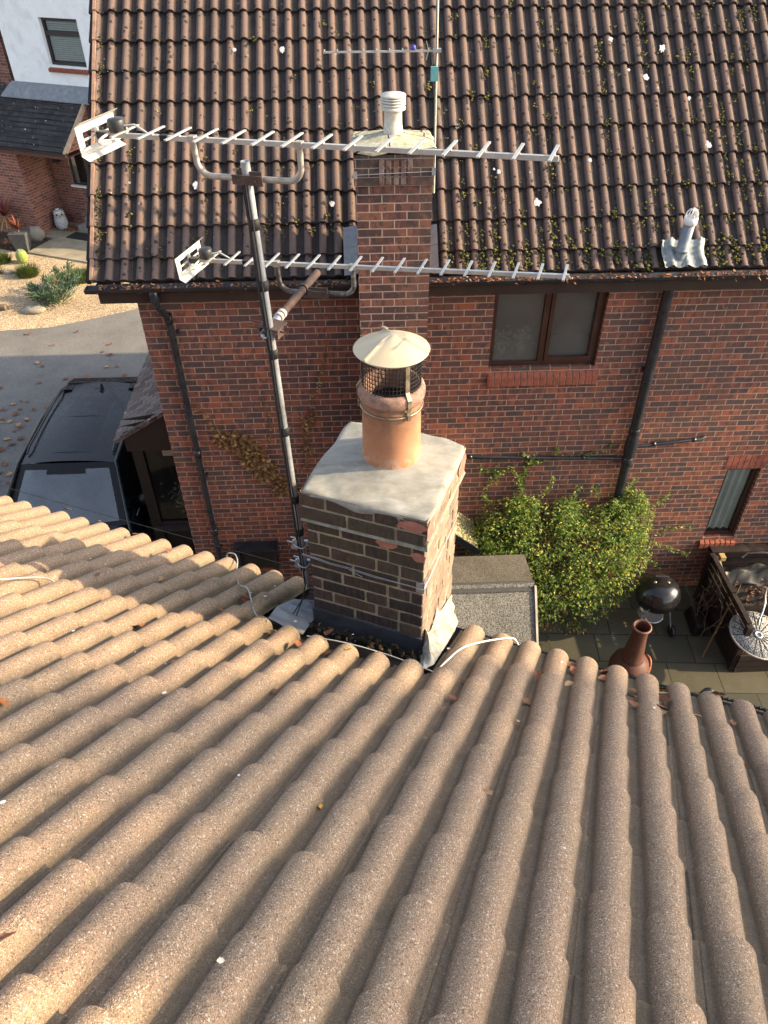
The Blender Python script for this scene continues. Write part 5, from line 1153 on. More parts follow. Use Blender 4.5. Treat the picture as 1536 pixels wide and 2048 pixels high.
for k in range(3):
    a = 2*math.pi*k/3+.4; mb = MB(); mb.tube([cc+Vec((.18*math.cos(a), .18*math.sin(a), -4.36)), cc+Vec((.23*math.cos(a), .23*math.sin(a), G))], .014, 8); mb.build('leg', M['wire_black'], ch)

# timber planter
pl = thing('timber_planter', 'dark stained slatted timber planter lined with black plastic against the brick wall', 'planter', (7.7, -.85, G)); W_ = M['planter_wood']; rg = random.Random(4)
mb = MB()
for k in range(5):
    z0 = -4.16+k*.105; 
    for (a, b) in ((-1.50, -.24),): mb.box(6.905, 6.93, a+rg.uniform(0, .01), b, z0, z0+.082)
mb.box(6.88, 6.95, -.30, -.23, G, -3.63); mb.box(6.88, 6.95, -1.52, -1.46, G, -3.66); mb.box(6.885, 6.945, -1.46, -.30, -3.655, -3.625); mb.box(6.93, 6.955, -.90, -.84, -4.2, -3.66)
mb.build('side_panel', W_, pl)
mb = MB()
for k in range(3): mb.box(6.90, 6.935, -1.53, -.2, G+.01+k*.108, G+.108+k*.108)
mb.build('side_boards', W_, pl)
mb = MB()
for k in range(3): mb.box(6.93, 8.6, -1.55, -1.52, G+.012+k*.112, G+.112+k*.112)
mb.box(6.93, 8.6, -1.52, -1.12, -4.17, -4.15); mb.build('front_boards', W_, pl)
mb = MB()
for k in range(4): mb.box(6.96, 8.6, -.14+rg.uniform(-.004, .004), -.10, -4.18+k*.118, -4.075+k*.118)
mb.box(6.96, 8.6, -.17, -.02, -3.70, -3.675); mb.build('rear_boards', W_, pl)
mb = MB(); mb.box(6.93, 8.6, -1.12, -1.085, -4.3, -3.70); mb.build('divider_board', W_, pl)
mb = MB(); mb.box(7.02, 7.09, -.30, -.21, -3.72, -3.655); mb.build('wood_block', plain('yellow_wood', (0.42, 0.29, 0.11), 0.7, var=0.3), pl)
mb = MB(); n = 16
gq = [Vec((6.95+1.6*i/n, -1.08+.92*j/n, -4.13+.03*math.sin(i*1.7+j*.9)+.025*math.sin(j*2.1-i)+(.16 if j > n-3 else 0)+(.2 if i < 2 else 0))) for j in range(n+1) for i in range(n+1)]
mb.mesh(gq, [(j*(n+1)+i, j*(n+1)+i+1, (j+1)*(n+1)+i+1, (j+1)*(n+1)+i) for j in range(n) for i in range(n)], True); mb.build('plastic_liner', plain('black_polythene', (0.007, 0.008, 0.010), 0.45, var=0.4, spec=0.3), pl)
mb = MB(); mb.face([(6.95, -1.52, -4.13), (8.6, -1.52, -4.13), (8.6, -1.12, -4.13), (6.95, -1.12, -4.13)]); mb.build('soil_top', M['soil'], pl)
# round spoked table top with pebbled glass, leaning on the planter
tb = thing('round_tabletop', 'round pebbled grey tabletop with black spokes lying on the timber planter', 'tabletop', (7.05, -1.50, -3.83)); tc = Vec((7.06, -1.50, -3.82)); tax = Vec((.08, -.14, 1)).normalized()
mb = MB(); mb.lathe(tc, [(0, -.006), (.335, -.006), (.335, .006), (0, .006)], 48, axis=tax)
peb = NT('pebbled_glass'); co = peb.coord(); v_ = peb.voro(co, 95.0); peb.color(peb.ramp(v_, [(0.2, (0.62, 0.63, 0.60)), (0.42, (0.38, 0.38, 0.36)), (0.6, (0.05, 0.05, 0.05))])); peb.bump(v_, 0.5, 0.004)
mb.build('disc', peb.mat, tb)
mb = MB(); a_ = tax.cross(Vec((0, 1, 0))).normalized(); b_ = tax.cross(a_)
for k in range(18):
    t = 2*math.pi*k/18; e = a_*math.cos(t)+b_*math.sin(t); mb.bar(tc+tax*.009+e*.05, tc+tax*.009+e*.335, .006, .005, up=tax)
mb.build('spokes', M['wire_black'], tb)
mb = MB(); mb.lathe(tc, [(.335, -.012), (.350, -.010), (.350, .012), (.335, .012)], 48, axis=tax); mb.build('rim', M['alu_dull'], tb)
mb = MB(); mb.lathe(tc+tax*.008, [(.025, 0), (.055, 0), (.052, .012), (.03, .012), (.025, .004)], 24, axis=tax); mb.build('hub', M['galv'], tb)
mb = MB(); mb.tube([Vec((7.9, -.42, -3.40)), Vec((7.62, -.55, -3.37)), Vec((7.42, -.48, -3.40)), Vec((7.30, -.38, -3.50)), Vec((7.26, -.36, -3.6))], .012, 8); mb.tube([Vec((7.9, -.42, -3.40)), Vec((7.9, -.42, -4.2))], .012, 8)
mb.single('curved_hook', M['alu_dull'], 'curved metal hook rising over the rear of the timber planter', 'hook')
mb = MB(); mb.tube([Vec((7.28, -1.0, -3.5)), Vec((7.285, -1.03, -3.62)), Vec((7.26, -1.12, -3.66)), Vec((7.20, -1.22, -3.70)), Vec((7.16, -1.28, -3.79)), Vec((7.12, -1.36, -3.80))], .012, 8)
for k in range(4): mb.blob(Vec((7.275-.012*k, -1.06-.03*k, -3.645-.01*k)), .016, .016, .016)
mb.single('chain_hanger', M['galv'], 'short chain and hanger lying over the spoked tabletop', 'hanger')
mb = MB(); mb.tube([Vec((6.62, -1.29, G+.01)), Vec((6.98, -.93, -3.52))], [.015, .010], 8)
mb.single('bamboo_cane', plain('bamboo', (0.11, 0.07, 0.03), 0.6, var=0.3), 'long brown cane propped diagonally against the timber planter', 'cane', at=(6.62, -1.29, G))
mb = MB(); rg = random.Random(12)
def twig(p, d, ln, r, depth):
    pts = [p]; 
    for k in range(4):
        d = (d+Vec((rg.uniform(-.35, .35), rg.uniform(-.35, .35), rg.uniform(-.2, .3)))).normalized(); p = p+d*ln/4; pts.append(p)
        if depth and rg.random() < .75: twig(p, (d+Vec((rg.uniform(-.9, .9), rg.uniform(-.9, .9), rg.uniform(-.3, .5)))).normalized(), ln*.6, r*.6, depth-1)
    mb.tube(pts, [r*(1-.15*k) for k in range(5)], 5, False)
for k in range(5): twig(Vec((6.72+.03*k, -.95+.16*k, G+.02)), Vec((rg.uniform(-.5, .4), rg.uniform(-.4, .4), 1)), .62, .009, 2)
mb.single('dead_branches', plain('grey_twig', (0.13, 0.10, 0.08), 0.8), 'heap of bare dead branches leaning beside the timber planter', 'branches')
mb = MB(); mb.hexa([Vec((6.60, -.95, G+.005)), Vec((6.80, -.95, G+.005)), Vec((6.84, -.50, G+.005)), Vec((6.64, -.5, G+.005)), Vec((6.64, -.92, G+.2)), Vec((6.78, -.92, G+.2)), Vec((6.80, -.55, G+.22)), Vec((6.67, -.55, G+.2))])
mb.single('black_bag', plain('black_sack', (0.013, 0.012, 0.012), 0.4, var=0.4), 'dark low sack on the ground beside the dead branches', 'sack', bevel=.03)
# things at the near eave on the right
mb = MB(); cb = L(1.945, .47, .13); mb.lathe(cb, [(.042, 0), (.040, .05), (.03, .08), (.012, .098), (.0, .10)], 18, axis=(.1, .1, 1)); mb.single('black_vent_cap', M['blackplastic'], 'black rounded cap at the gutter on the right of the roof', 'cap')
mb = MB(); pb = L(2.31, .42, .19)
mb.bar(pb+U*-.07+V*-.02, pb+Z*.16+U*.0, .018, .018); mb.bar(pb+U*.045+V*-.01, pb+Z*.16+U*.0, .016, .016); mb.bar(pb+Z*.155+U*-.012, pb+Z*.155+U*.02, .03, .014)
mb.single('gutter_bracket', plain('mossy_steel', (0.11, 0.11, 0.075), 0.7, 0.3, var=0.4), 'small angled metal bracket standing in the right hand gutter', 'bracket')
mb = MB(); mb.tube([L(1.98, .60, .05)+U*.1*k for k in range(12)], .009, 8)
for k in range(44): mb.lathe(L(2.0+.026*k, .60, .05), [(.009, -.004), (.013, 0), (.009, .004)], 8, axis=U)
mb.single('ribbed_hose', M['wire_black'], 'black ribbed hose running just beyond the right hand gutter', 'hose')

# ================================================================== objects in front of the white house
GZ = G+.004
def at_(x, y, z=GZ): return Vec((x, y, z))
mb = MB(); o = L(-15.08, 14.72, G+.05)
prof = [(.0, 0), (.12, .0), (.16, .05), (.185, .16), (.175, .28), (.15, .36), (.155, .42), (.14, .50), (.09, .56), (.0, .58)]
ow = thing('owl_statue', 'grey and white owl figure standing in the porch recess', 'statue', o)
m = NT('owl_plumage'); co = m.coord(); w_ = m.new('ShaderNodeTexWave', wave_type='BANDS', bands_direction='Z'); w_.inputs['Scale'].default_value = 9; w_.inputs['Distortion'].default_value = 6; w_.inputs['Detail'].default_value = 3; m.link(co, w_.inputs['Vector'])
m.color(m.ramp(w_.outputs['Fac'], [(0.3, (0.16, 0.17, 0.18)), (0.6, (0.42, 0.44, 0.46)), (0.85, (0.62, 0.63, 0.63))]))
mb.lathe(o, prof, 24); mb.build('body', m.mat, ow)
fr_ = (Vec((2.25, -7.3, 0))-Vec((o.x, o.y, 0))).normalized(); sd = Vec((-fr_.y, fr_.x, 0)); mb = MB()
for s in (-1, 1): mb.lathe(o+Z*.44+fr_*.128+sd*.062*s, [(.055, -.02), (.056, .01), (.035, .014), (0, .014)], 16, axis=fr_+sd*s*.4)
mb.build('eye_disc', M['whiteplate'], ow)
mb = MB()
for s in (-1, 1): mb.lathe(o+Z*.44+fr_*.135+sd*.064*s, [(.028, .0), (.028, .012), (0, .016)], 14, axis=fr_+sd*s*.4); mb.lathe(o+Z*.53+sd*.085*s, [(.035, 0), (.018, .05), (0, .085)], 8, axis=Z+sd*s*.5)
mb.hexa([o+fr_*.13+sd*-.012+Z*.36, o+fr_*.13+sd*.012+Z*.36, o+fr_*.17+sd*.004+Z*.365, o+fr_*.17+sd*-.004+Z*.365, o+fr_*.13+sd*-.016+Z*.42, o+fr_*.13+sd*.016+Z*.42, o+fr_*.16+sd*.008+Z*.42, o+fr_*.16+sd*-.008+Z*.42])
mb.build('pupils_and_tufts', M['blackplastic'], ow)
mb = MB(); mb.fbox(L, -14.55, -13.7, 14.18, 14.62, G+.052, G+.068); mb.single('doormat', plain('dark_mat', (0.022, 0.02, 0.02), 0.95, var=0.3, scale=40, bump=0.4), 'dark doormat scattered with leaves before the porch steps', 'doormat')
# spiky plants in slate planter
red_leaf = leaf_mat('cordyline_leaf', [(0.0, (0.09, 0.022, 0.025)), (0.5, (0.16, 0.035, 0.035)), (0.75, (0.26, 0.07, 0.04)), (1.0, (0.34, 0.17, 0.06))], .3)
tan_leaf = leaf_mat('dry_sword_leaf', [(0.0, (0.30, 0.18, 0.07)), (1.0, (0.46, 0.30, 0.12))], .3)
def spiky(name, label, base, hgt, n, ln, droop, seed):
    rg = random.Random(seed); t = thing(name, label, 'plant', base); top = base+Z*hgt
    if hgt > .1: m0 = MB(); m0.tube([base, top], .025, 8); m0.build('stem', plain('stem_bark', (0.12, 0.09, 0.06), .9), t)
    for nm, cnt, mat, lo, hi in (('leaves', n, red_leaf, .15, 1.25), ('dead_leaves', droop, tan_leaf, -1.2, -.3)):
        if not cnt: continue
        m1 = MB()
        for k in range(cnt):
            a = rg.uniform(0, 6.283); e = rg.uniform(lo, hi); d = Vec((math.cos(a)*math.cos(e), math.sin(a)*math.cos(e), math.sin(e))); l_ = ln*rg.uniform(.7, 1.1)
            s = d.cross(Z).normalized()*.018; p1 = top+d*l_*.55+Z*.02; p2 = top+d*l_-Z*.10*l_
            m1.mesh([top-s*.6, top+s*.6, p1+s, p1-s, p2], [(0, 1, 2, 3), (3, 2, 4)])
        m1.build(nm, mat, t)
    return t
pb_ = at_(-6.80, 13.28)
sl = MB(); q0 = .15; q1 = .235
sl.hexa([pb_+Vec((-q0, -q0, 0)), pb_+Vec((q0, -q0, 0)), pb_+Vec((q0, q0, 0)), pb_+Vec((-q0, q0, 0)), pb_+Vec((-q1, -q1, .5)), pb_+Vec((q1, -q1, .5)), pb_+Vec((q1, q1, .5)), pb_+Vec((-q1, q1, .5))])
sl.single('slate_planter', plain('slate_pot', (0.075, 0.08, 0.085), 0.6, var=0.25), 'square tapered slate planter at the corner of the stone path', 'plant pot', bevel=.008)
spiky('cordyline', 'short red spiky plant growing in the square slate planter', pb_+Z*.45, .10, 34, .42, 8, 2)
spiky('cordyline', 'taller red spiky plant with straw coloured dead leaves by the brick corner', at_(-7.42, 14.15), .62, 60, .62, 26, 3)
bs = MB(); bs.blob(at_(-6.66, 13.98)+Z*.16, .26, .2, .22, .06, 12, 8, random.Random(3)); bs.single('boulder', M['tread'], 'grey boulder against the corner of the pink brick wall', 'rock')
gb = thing('green_pot', 'round ribbed green pot standing on the gold gravel', 'pot', at_(-6.53, 12.38)); mb = MB()
for k in range(12):
    a = 2*math.pi*k/12; mb.blob(at_(-6.53, 12.38)+Vec((.055*math.cos(a), .055*math.sin(a), .17)), .095, .095, .17, 0, 10, 8)
mb.build('body', plain('green_glaze', (0.20, 0.25, 0.06), 0.5, var=0.35, scale=14), gb); mb = MB(); mb.lathe(at_(-6.53, 12.38)+Z*.33, [(.05, 0), (.06, .01), (.05, .02), (.03, .0)], 14); mb.build('rim', M['tread'], gb)
op = thing('orange_pot', 'little orange pot with a green succulent on the gravel', 'plant pot', at_(-5.25, 10.86)); mb = MB(); mb.lathe(at_(-5.25, 10.86), [(0, 0), (.07, 0), (.095, .13), (.105, .13), (.10, .15), (.0, .14)], 18); mb.build('pot', plain('orange_clay_pot', (0.42, 0.14, 0.05), 0.7), op)
mb = MB(); mb.blob(at_(-5.36, 10.92)+Z*.12, .10, .08, .10, .15, 10, 7); mb.build('succulent', plain('succulent_green', (0.07, 0.12, 0.035), 0.6, var=0.4, scale=30), op)
def rock(p, rx, ry, rz, seed, label):
    m0 = MB(); m0.blob(p+Z*rz*.4, rx, ry, rz, .14, 11, 7, random.Random(seed)); m0.single('rock', plain('garden_stone', (0.26, 0.235, 0.19), 0.9, var=0.3, scale=12, bump=.4, dirt=(0.1, 0.11, 0.06)), label, 'rock')
rock(at_(-5.38, 10.60), .30, .17, .10, 5, 'flat pale stone beside the little orange pot'); rock(at_(-5.32, 9.42), .28, .16, .11, 6, 'grey stone half under the juniper by the drive'); rock(at_(-6.70, 11.72), .17, .11, .07, 7, 'small pale stone on the gravel near the grass clumps')
mb = MB(); mb.tube([at_(-6.5, 9.62)+Z*.07, at_(-6.02, 9.56)+Z*.07], .07, 12); mb.single('log', plain('sawn_log', (0.16, 0.12, 0.08), 0.9, var=0.3), 'short dark log lying at the left edge of the gravel', 'log')
grass_m = leaf_mat('grass_blade', [(0.0, (0.035, 0.06, 0.014)), (0.5, (0.06, 0.10, 0.02)), (1.0, (0.13, 0.16, 0.04))], .3)
def tuft(p, rx, ry, h, n, seed, label):
    rg = random.Random(seed); m0 = MB()
    for k in range(n):
        a = rg.uniform(0, 6.283); q = math.sqrt(rg.random()); b = p+Vec((rx*q*math.cos(a), ry*q*math.sin(a), h*.5*(1-q*q)*rg.uniform(0, 1))); d = Vec((math.cos(a)*q*.9, math.sin(a)*q*.9, 1)).normalized()
        d = (d+Vec((rg.uniform(-.3, .3), rg.uniform(-.3, .3), 0))).normalized(); s = Vec((-d.y, d.x, 0)); s = (s.normalized() if s.length > .01 else Vec((1, 0, 0)))*.008; l_ = h*rg.uniform(.5, 1.0)
        m0.mesh([b-s, b+s, b+d*l_], [(0, 1, 2)])
    m0.single('grass_clump', grass_m, label, 'plant', at=p)
tuft(at_(-6.13, 11.52), .24, .20, .30, 900, 1, 'round green grass clump in the middle of the gravel'); tuft(at_(-4.78, 11.20), .52, .30, .24, 1700, 2, 'wide low green clump at the roof corner end of the gravel'); tuft(at_(-7.15, 12.45), .26, .22, .26, 700, 3, 'green grass clump left of the ribbed green pot'); tuft(at_(-7.05, 11.7), .16, .14, .22, 400, 4, 'smaller green clump cut by the left edge of the picture')
# juniper
jn = thing('juniper', 'spreading blue green juniper on the gravel beside the drive', 'shrub', at_(-4.95, 9.75)); rg = random.Random(6); jm = leaf_mat('juniper_needle', [(0.0, (0.035, 0.065, 0.035)), (0.5, (0.06, 0.105, 0.055)), (1.0, (0.10, 0.15, 0.095))], .25); m0 = MB(); m1 = MB()
for (dx, dy, dz, ln) in ((-.75, .55, .25, .8), (-.55, .30, .22, .7), (.25, 1.0, .55, 1.1), (.55, .75, .45, .95), (-.2, .35, .4, .6), (.1, -.2, .2, .45), (-.35, -.1, .2, .5), (.45, .25, .3, .7), (-.05, .8, .5, .9)):
    b = at_(-4.95, 9.75)+Z*.08; d = Vec((dx, dy, dz)).normalized(); m1.tube([b, b+d*ln], [.018, .006], 6, False)
    for k in range(230):
        f = rg.uniform(.12, 1.03); p = b+d*ln*f; sp = (1-f)*.20+.07
        e = (d+Vec((rg.uniform(-1, 1), rg.uniform(-1, 1), rg.uniform(-.6, .9)))*.8).normalized(); p = p+Vec((rg.uniform(-sp, sp), rg.uniform(-sp, sp), rg.uniform(-sp*.5, sp*.7)))
        s = e.cross(Vec((rg.uniform(-1, 1), rg.uniform(-1, 1), rg.uniform(-1, 1)))).normalized()*.014; l_ = rg.uniform(.07, .15); m0.mesh([p-s, p+s, p+e*l_], [(0, 1, 2)])
m0.build('foliage', jm, jn); m1.build('stems', plain('juniper_bark', (0.1, 0.07, 0.05), .9), jn)

# plant in the side porch window
pt = thing('potted_plant', 'white flowering plant in a white pot on the porch window sill', 'plant', Vec((-.17, .80, -3.50))); mb = MB(); mb.lathe(Vec((-.17, .80, -3.50)), [(0, 0), (.055, 0), (.075, .15), (.06, .15), (0, .14)], 18); mb.build('pot', M['blind'], pt)
mb = MB(); rg = random.Random(2)
for k in range(160):
    p = Vec((-.20+rg.gauss(0, .09), .78+rg.gauss(0, .05), -3.20+rg.gauss(0, .09))); mb.leaf(p, Vec((rg.uniform(-1, 1), rg.uniform(-1, 1), rg.uniform(-.6, .6))), Vec((0, -.5, 1)), .06, .03)
mb.build('flowers', leaf_mat('white_petal', [(0, (.35, .42, .40)), (1, (.7, .74, .72))], .3), pt)
mb = MB()
for k in range(50): mb.leaf(Vec((-.16+rg.gauss(0, .05), .80, -3.34+rg.gauss(0, .07))), Vec((rg.uniform(-1, 1), rg.uniform(-1, .5), rg.uniform(-.2, 1))), Vec((0, -1, .5)), .12, .03)
mb.build('leaves', leaf_mat('pot_leaf', [(0, (.03, .07, .02)), (1, (.07, .13, .03))], .2), pt)
# flowers behind the upper window
fl = thing('flower_vase', 'white and green flowers inside the upper window', 'flowers', Vec((3.98, .32, -.86))); mb = MB()
mb.lathe(Vec((3.86, .32, -.86)), [(0, 0), (.06, 0), (.07, .1), (.04, .16), (0, .16)], 14); mb.lathe(Vec((4.09, .30, -.86)), [(0, 0), (.05, 0), (.06, .13), (.0, .13)], 14); mb.build('vase', M['blind'], fl); mb = MB()
for k in range(120): mb.leaf(Vec(((3.84 if k % 2 else 4.10)+rg.gauss(0, .05), .30+rg.gauss(0, .04), -.64+rg.gauss(0, .05))), Vec((rg.uniform(-1, 1), rg.uniform(-1, 1), rg.uniform(-.5, .7))), Vec((0, -1, 1)), .06, .05)
mb.build('petals', leaf_mat('pale_petal', [(0, (.12, .25, .2)), (.35, (.55, .66, .66)), (1, (.85, .88, .88))], .3), fl)

# ================================================================== climbers and shrub on the brick wall
shm = leaf_mat('jasmine_leaf', [(0.0, (0.06, 0.12, 0.03)), (0.35, (0.11, 0.195, 0.038)), (0.65, (0.19, 0.275, 0.05)), (0.88, (0.33, 0.36, 0.06)), (1.0, (0.5, 0.45, 0.08))], .42, .5)
stm = plain('climber_stem', (0.13, 0.10, 0.05), .8)
shb = thing('climbing_shrub', 'sunlit yellow green climbing shrub spreading up the brick wall above the patio', 'shrub', Vec((4.9, -.4, G))); rg = random.Random(21)
blobs = [(4.05, -.34, -3.02, .42), (4.45, -.40, -3.0, .46), (4.95, -.40, -3.05, .48), (5.40, -.34, -3.0, .36), (5.70, -.24, -2.98, .24), (4.2, -.42, -3.5, .50), (4.75, -.50, -3.55, .56), (5.3, -.48, -3.55, .54), (5.62, -.36, -3.42, .34), (4.55, -.50, -4.0, .48), (5.05, -.55, -4.05, .50), (5.42, -.42, -3.95, .36), (4.25, -.22, -2.78, .22), (5.62, -.18, -2.78, .22), (3.85, -.28, -3.25, .32), (4.0, -.35, -3.75, .38), (4.85, -.30, -2.85, .26), (5.80, -.2, -3.4, .2)]
m0 = MB(); m1 = MB(); cnt = 0
while cnt < 16500:
    x, y, z, r_ = rg.choice(blobs); v = Vec((rg.gauss(0, 1), rg.gauss(0, 1), rg.gauss(0, 1))).normalized(); q = r_*(rg.random()**.28)*(1+.16*math.sin(v.x*7+x*9)*math.sin(v.z*8+z*5))
    p = Vec((x, y, z))+Vec((v.x, v.y*.85, v.z))*q
    if p.y > -.02: p.y = -.02-rg.random()*.05
    if p.z < G+.05: continue
    k_ = math.sin(p.x*11.3+p.z*3.1)+math.sin(p.z*13.7-p.x*4.2)+math.sin(p.y*15+p.x*6)
    if k_ < -1.25: continue
    d = (v*.7+Vec((rg.uniform(-1, 1), rg.uniform(-1, 1), rg.uniform(-1, .4)))).normalized(); m0.leaf(p, d, v+Vec((0, 0, .8)), rg.uniform(.026, .068), rg.uniform(.014, .032), .18, .2); cnt += 1
for (x, z, dx, dz, n_) in ((5.95, -2.9, .10, .16, 9), (6.05, -3.5, .30, -.14, 11), (6.1, -3.35, .26, .10, 9), (4.3, -2.7, -.14, .30, 10), (4.5, -2.65, .10, .28, 7), (5.6, -2.68, .04, .2, 8), (5.2, -2.7, -.05, .16, 6), (3.85, -2.75, -.12, .12, 6), (4.9, -2.7, .03, .18, 6), (6.0, -3.6, .2, -.25, 9)):
    p = Vec((x, -.10, z)); pts = [p]
    for k in range(n_):
        p = p+Vec((dx, 0, dz))*.17+Vec((rg.uniform(-.02, .02), rg.uniform(-.01, .01), rg.uniform(-.02, .02))); p.y = min(p.y, -.02); pts.append(p)
        for j in range(5): m0.leaf(p+Vec((rg.uniform(-.03, .03), rg.uniform(-.03, 0), rg.uniform(-.03, .03))), Vec((rg.uniform(-1, 1), -.3, rg.uniform(-1, 1))), Vec((0, -1, .6)), rg.uniform(.035, .055), .02, .2)
    m1.tube(pts, .004, 5, False)
for k in range(14):
    b = Vec((4.9+rg.uniform(-.5, .6), -.2, G)); pts = [b]
    for j in range(5): b = b+Vec((rg.uniform(-.18, .2), rg.uniform(-.1, .03), .30)); b.y = max(-.6, min(b.y, -.05)); pts.append(b)
    m1.tube(pts, .010, 6, False)
m0.build('foliage', shm, shb); m1.build('stems', stm, shb)
def creeper(name, label, strands, lm, ln, per, spread, seed):
    t = thing(name, label, 'creeper', Vec((strands[0][0][0], -.01, strands[0][0][1]))); rg = random.Random(seed); m0 = MB(); m1 = MB()
    for st_, dens in [(s[:-1], s[-1]) for s in strands]:
        pts = [Vec((x, -.012, z)) for x, z in st_]; fine = []
        for a, b in zip(pts, pts[1:]):
            for k in range(8): fine.append(a+(b-a)*k/8+Vec((rg.uniform(-.012, .012), 0, rg.uniform(-.012, .012))))
        m1.tube(fine, .0045, 5, False)
        for p in fine:
            for k in range(int(dens*per)+(rg.random() < (dens*per) % 1)):
                q = p+Vec((rg.gauss(0, spread*dens), -abs(rg.gauss(0, .025)), rg.gauss(0, spread*dens))); m0.leaf(q, Vec((rg.uniform(-1, 1), -.4, rg.uniform(-1, .5))), Vec((rg.uniform(-.4, .4), -1, .3)), ln*rg.uniform(.6, 1.2), ln*.62*rg.uniform(.7, 1.1), .12, .3)
    m0.build('leaves', lm, t); m1.build('stems', stm, t)
dry_m = leaf_mat('dry_creeper_leaf', [(0.0, (0.12, 0.06, 0.022)), (0.5, (0.21, 0.11, 0.04)), (0.85, (0.30, 0.17, 0.065)), (1.0, (0.40, 0.26, 0.12))], .2, .7)
creeper('dry_creeper', 'dried brown creeper clinging to the brick wall beside the left downpipe', [[(.37, -1.17), (.52, -1.42), (.68, -1.70), .10], [(.62, -1.66), (.78, -1.76), (.92, -1.80), (1.02, -1.92), 1.0], [(.78, -1.72), (.92, -1.95), (1.02, -2.12), (1.12, -2.25), 1.15], [(.95, -1.85), (1.12, -2.08), (1.22, -2.3), (1.33, -2.42), (1.38, -2.50), .75], [(1.05, -2.05), (1.18, -2.36), (1.24, -2.55), .5], [(.72, -1.62), (.85, -1.68), (.95, -1.66), .5]], dry_m, .07, 8.0, .055, 31)
creeper('dry_creeper', 'thin strand of dead creeper hanging between the mast and the far chimney', [[(1.92, -.40), (1.88, -.62), (1.80, -.95), (1.73, -1.12), (1.68, -1.40), (1.58, -1.7), (1.55, -1.95), .16], [(1.68, -1.40), (1.62, -1.46), (1.60, -1.60), .8], [(1.6, -1.75), (1.64, -1.95), (1.5, -2.2), .35], [(1.15, -1.15), (1.2, -1.5), (1.18, -1.8), .06]], dry_m, .055, 4.0, .035, 32)
creeper('green_climber', 'sparse green climber straggling along the black waste pipe on the wall', [[(4.2, -2.02), (4.32, -2.10), (4.45, -2.16), .9], [(4.3, -2.14), (4.28, -2.28), (4.22, -2.45), (4.25, -2.6), .8], [(4.45, -2.10), (4.7, -2.08), (4.95, -2.09), (5.1, -2.02), .35], [(3.72, -2.25), (3.9, -2.30), (4.05, -2.28), .8], [(3.95, -2.3), (3.85, -2.45), (3.75, -2.6), .4], [(5.2, -2.0), (5.32, -1.92), .2], [(4.6, -2.02), (4.62, -1.93), .4]], shm, .045, 4.5, .035, 33)
# unseen climber added past the right edge to shade the lower wall
creeper('shade_climber', 'unseen dense climber added to shade the right hand end of the brick wall', [[(8.6, G), (8.5, -3.4), (8.3, -2.4), (8.2, -1.5), 2.2], [(8.9, G), (8.8, -3.2), (8.6, -2.2), (8.5, -1.3), 2.2], [(8.3, -4.2), (8.1, -3.2), (8.0, -2.3), 1.8]], shm, .08, 7.0, .09, 34)

# ================================================================== moss, lichen and fallen leaves
moss_m = NT('moss'); co = moss_m.coord(); mc_ = moss_m.ramp(moss_m.island(), [(0.0, (0.022, 0.024, 0.010)), (0.5, (0.055, 0.055, 0.016)), (0.8, (0.10, 0.095, 0.022)), (1.0, (0.17, 0.15, 0.035))])
moss_m.color(moss_m.mix(0.7, mc_, moss_m.ramp(moss_m.noise(co, 160.0, 4.0, 0.7), [(0.3, 0.2), (0.7, 0.8)]), 'OVERLAY')); moss_m.bsdf.inputs['Roughness'].default_value = 1.0; moss_m.bump(moss_m.noise(co, 220.0, 3.0, 0.7), 0.9, 0.008)
mb = MB(); rg = random.Random(41)
def moss_at(x, m, s):
    for k in range(rg.randint(3, 6)):
        p = Q(x+rg.gauss(0, s*.55), m+rg.gauss(0, s*.8), -.018+rg.uniform(0, .008)); r_ = s*rg.uniform(.28, .55); i0 = len(mb.v); mb.blob(p, r_, r_*.9, r_*.62, .22, 7, 5, rg)
def roll_edge(): return N0.x+.15*rg.randint(0, 46)+rg.choice((.045, .055, .062, -.055))
dens = lambda x: .30+.9*max(0, min(1, (x-2.9)/3.5))
for k in range(620):
    x = roll_edge(); m = rg.uniform(-.2, 2.75)
    if rg.random() < dens(x)*(.45 if m > .45 else 1): moss_at(x, m, rg.uniform(.014, .034))
for k in range(170):                                                  # heavy growth at the foot of the right hand slope
    x = rg.uniform(3.1, 7.2); m = -.2+abs(rg.gauss(0, .22))
    if abs(x-5.5) < .26 and m < .18: continue
    x = N0.x+.15*round((x-N0.x-.065)/.15)+.070+rg.gauss(0, .02); moss_at(x, m, rg.uniform(.022, .045))
for c0 in (23, 25, 29, 33, 36, 39, 41, 42, 43):
    for k in range(22):
        m = rg.uniform(-.1, 2.7); 
        if math.sin(m*4+c0) > -.2: moss_at(N0.x+.15*c0+.066, m, rg.uniform(.018, .036))
for k in range(46): moss_at(-.27+rg.gauss(0, .012), rg.uniform(-.2, 2.7), rg.uniform(.012, .028))
for k in range(30): moss_at(N0.x+.15*rg.choice((1, 3, 6, 9, 11))+.06, rg.uniform(-.2, 1.6), rg.uniform(.012, .026))
tag(mb.single('moss', moss_m.mat, 'clumps of olive green moss along the rolls of the far roof', 'moss', kind='stuff', at=(3, .5, .9)), kind='stuff')
mb = MB(); rg = random.Random(43)
LI = [(8.35, 6.65), (11.6, 6.63), (23.3, 4.0), (37.7, 6.49), (36.4, 5.54), (40.3, 3.24), (14.7, 1.58), (5.7, 2.25), (28.4, 1.49), (25.6, 2.59), (34.1, 6.77), (32.1, 2.78), (39.2, 4.77), (25.9, 2.45), (35.2, 5.75)]
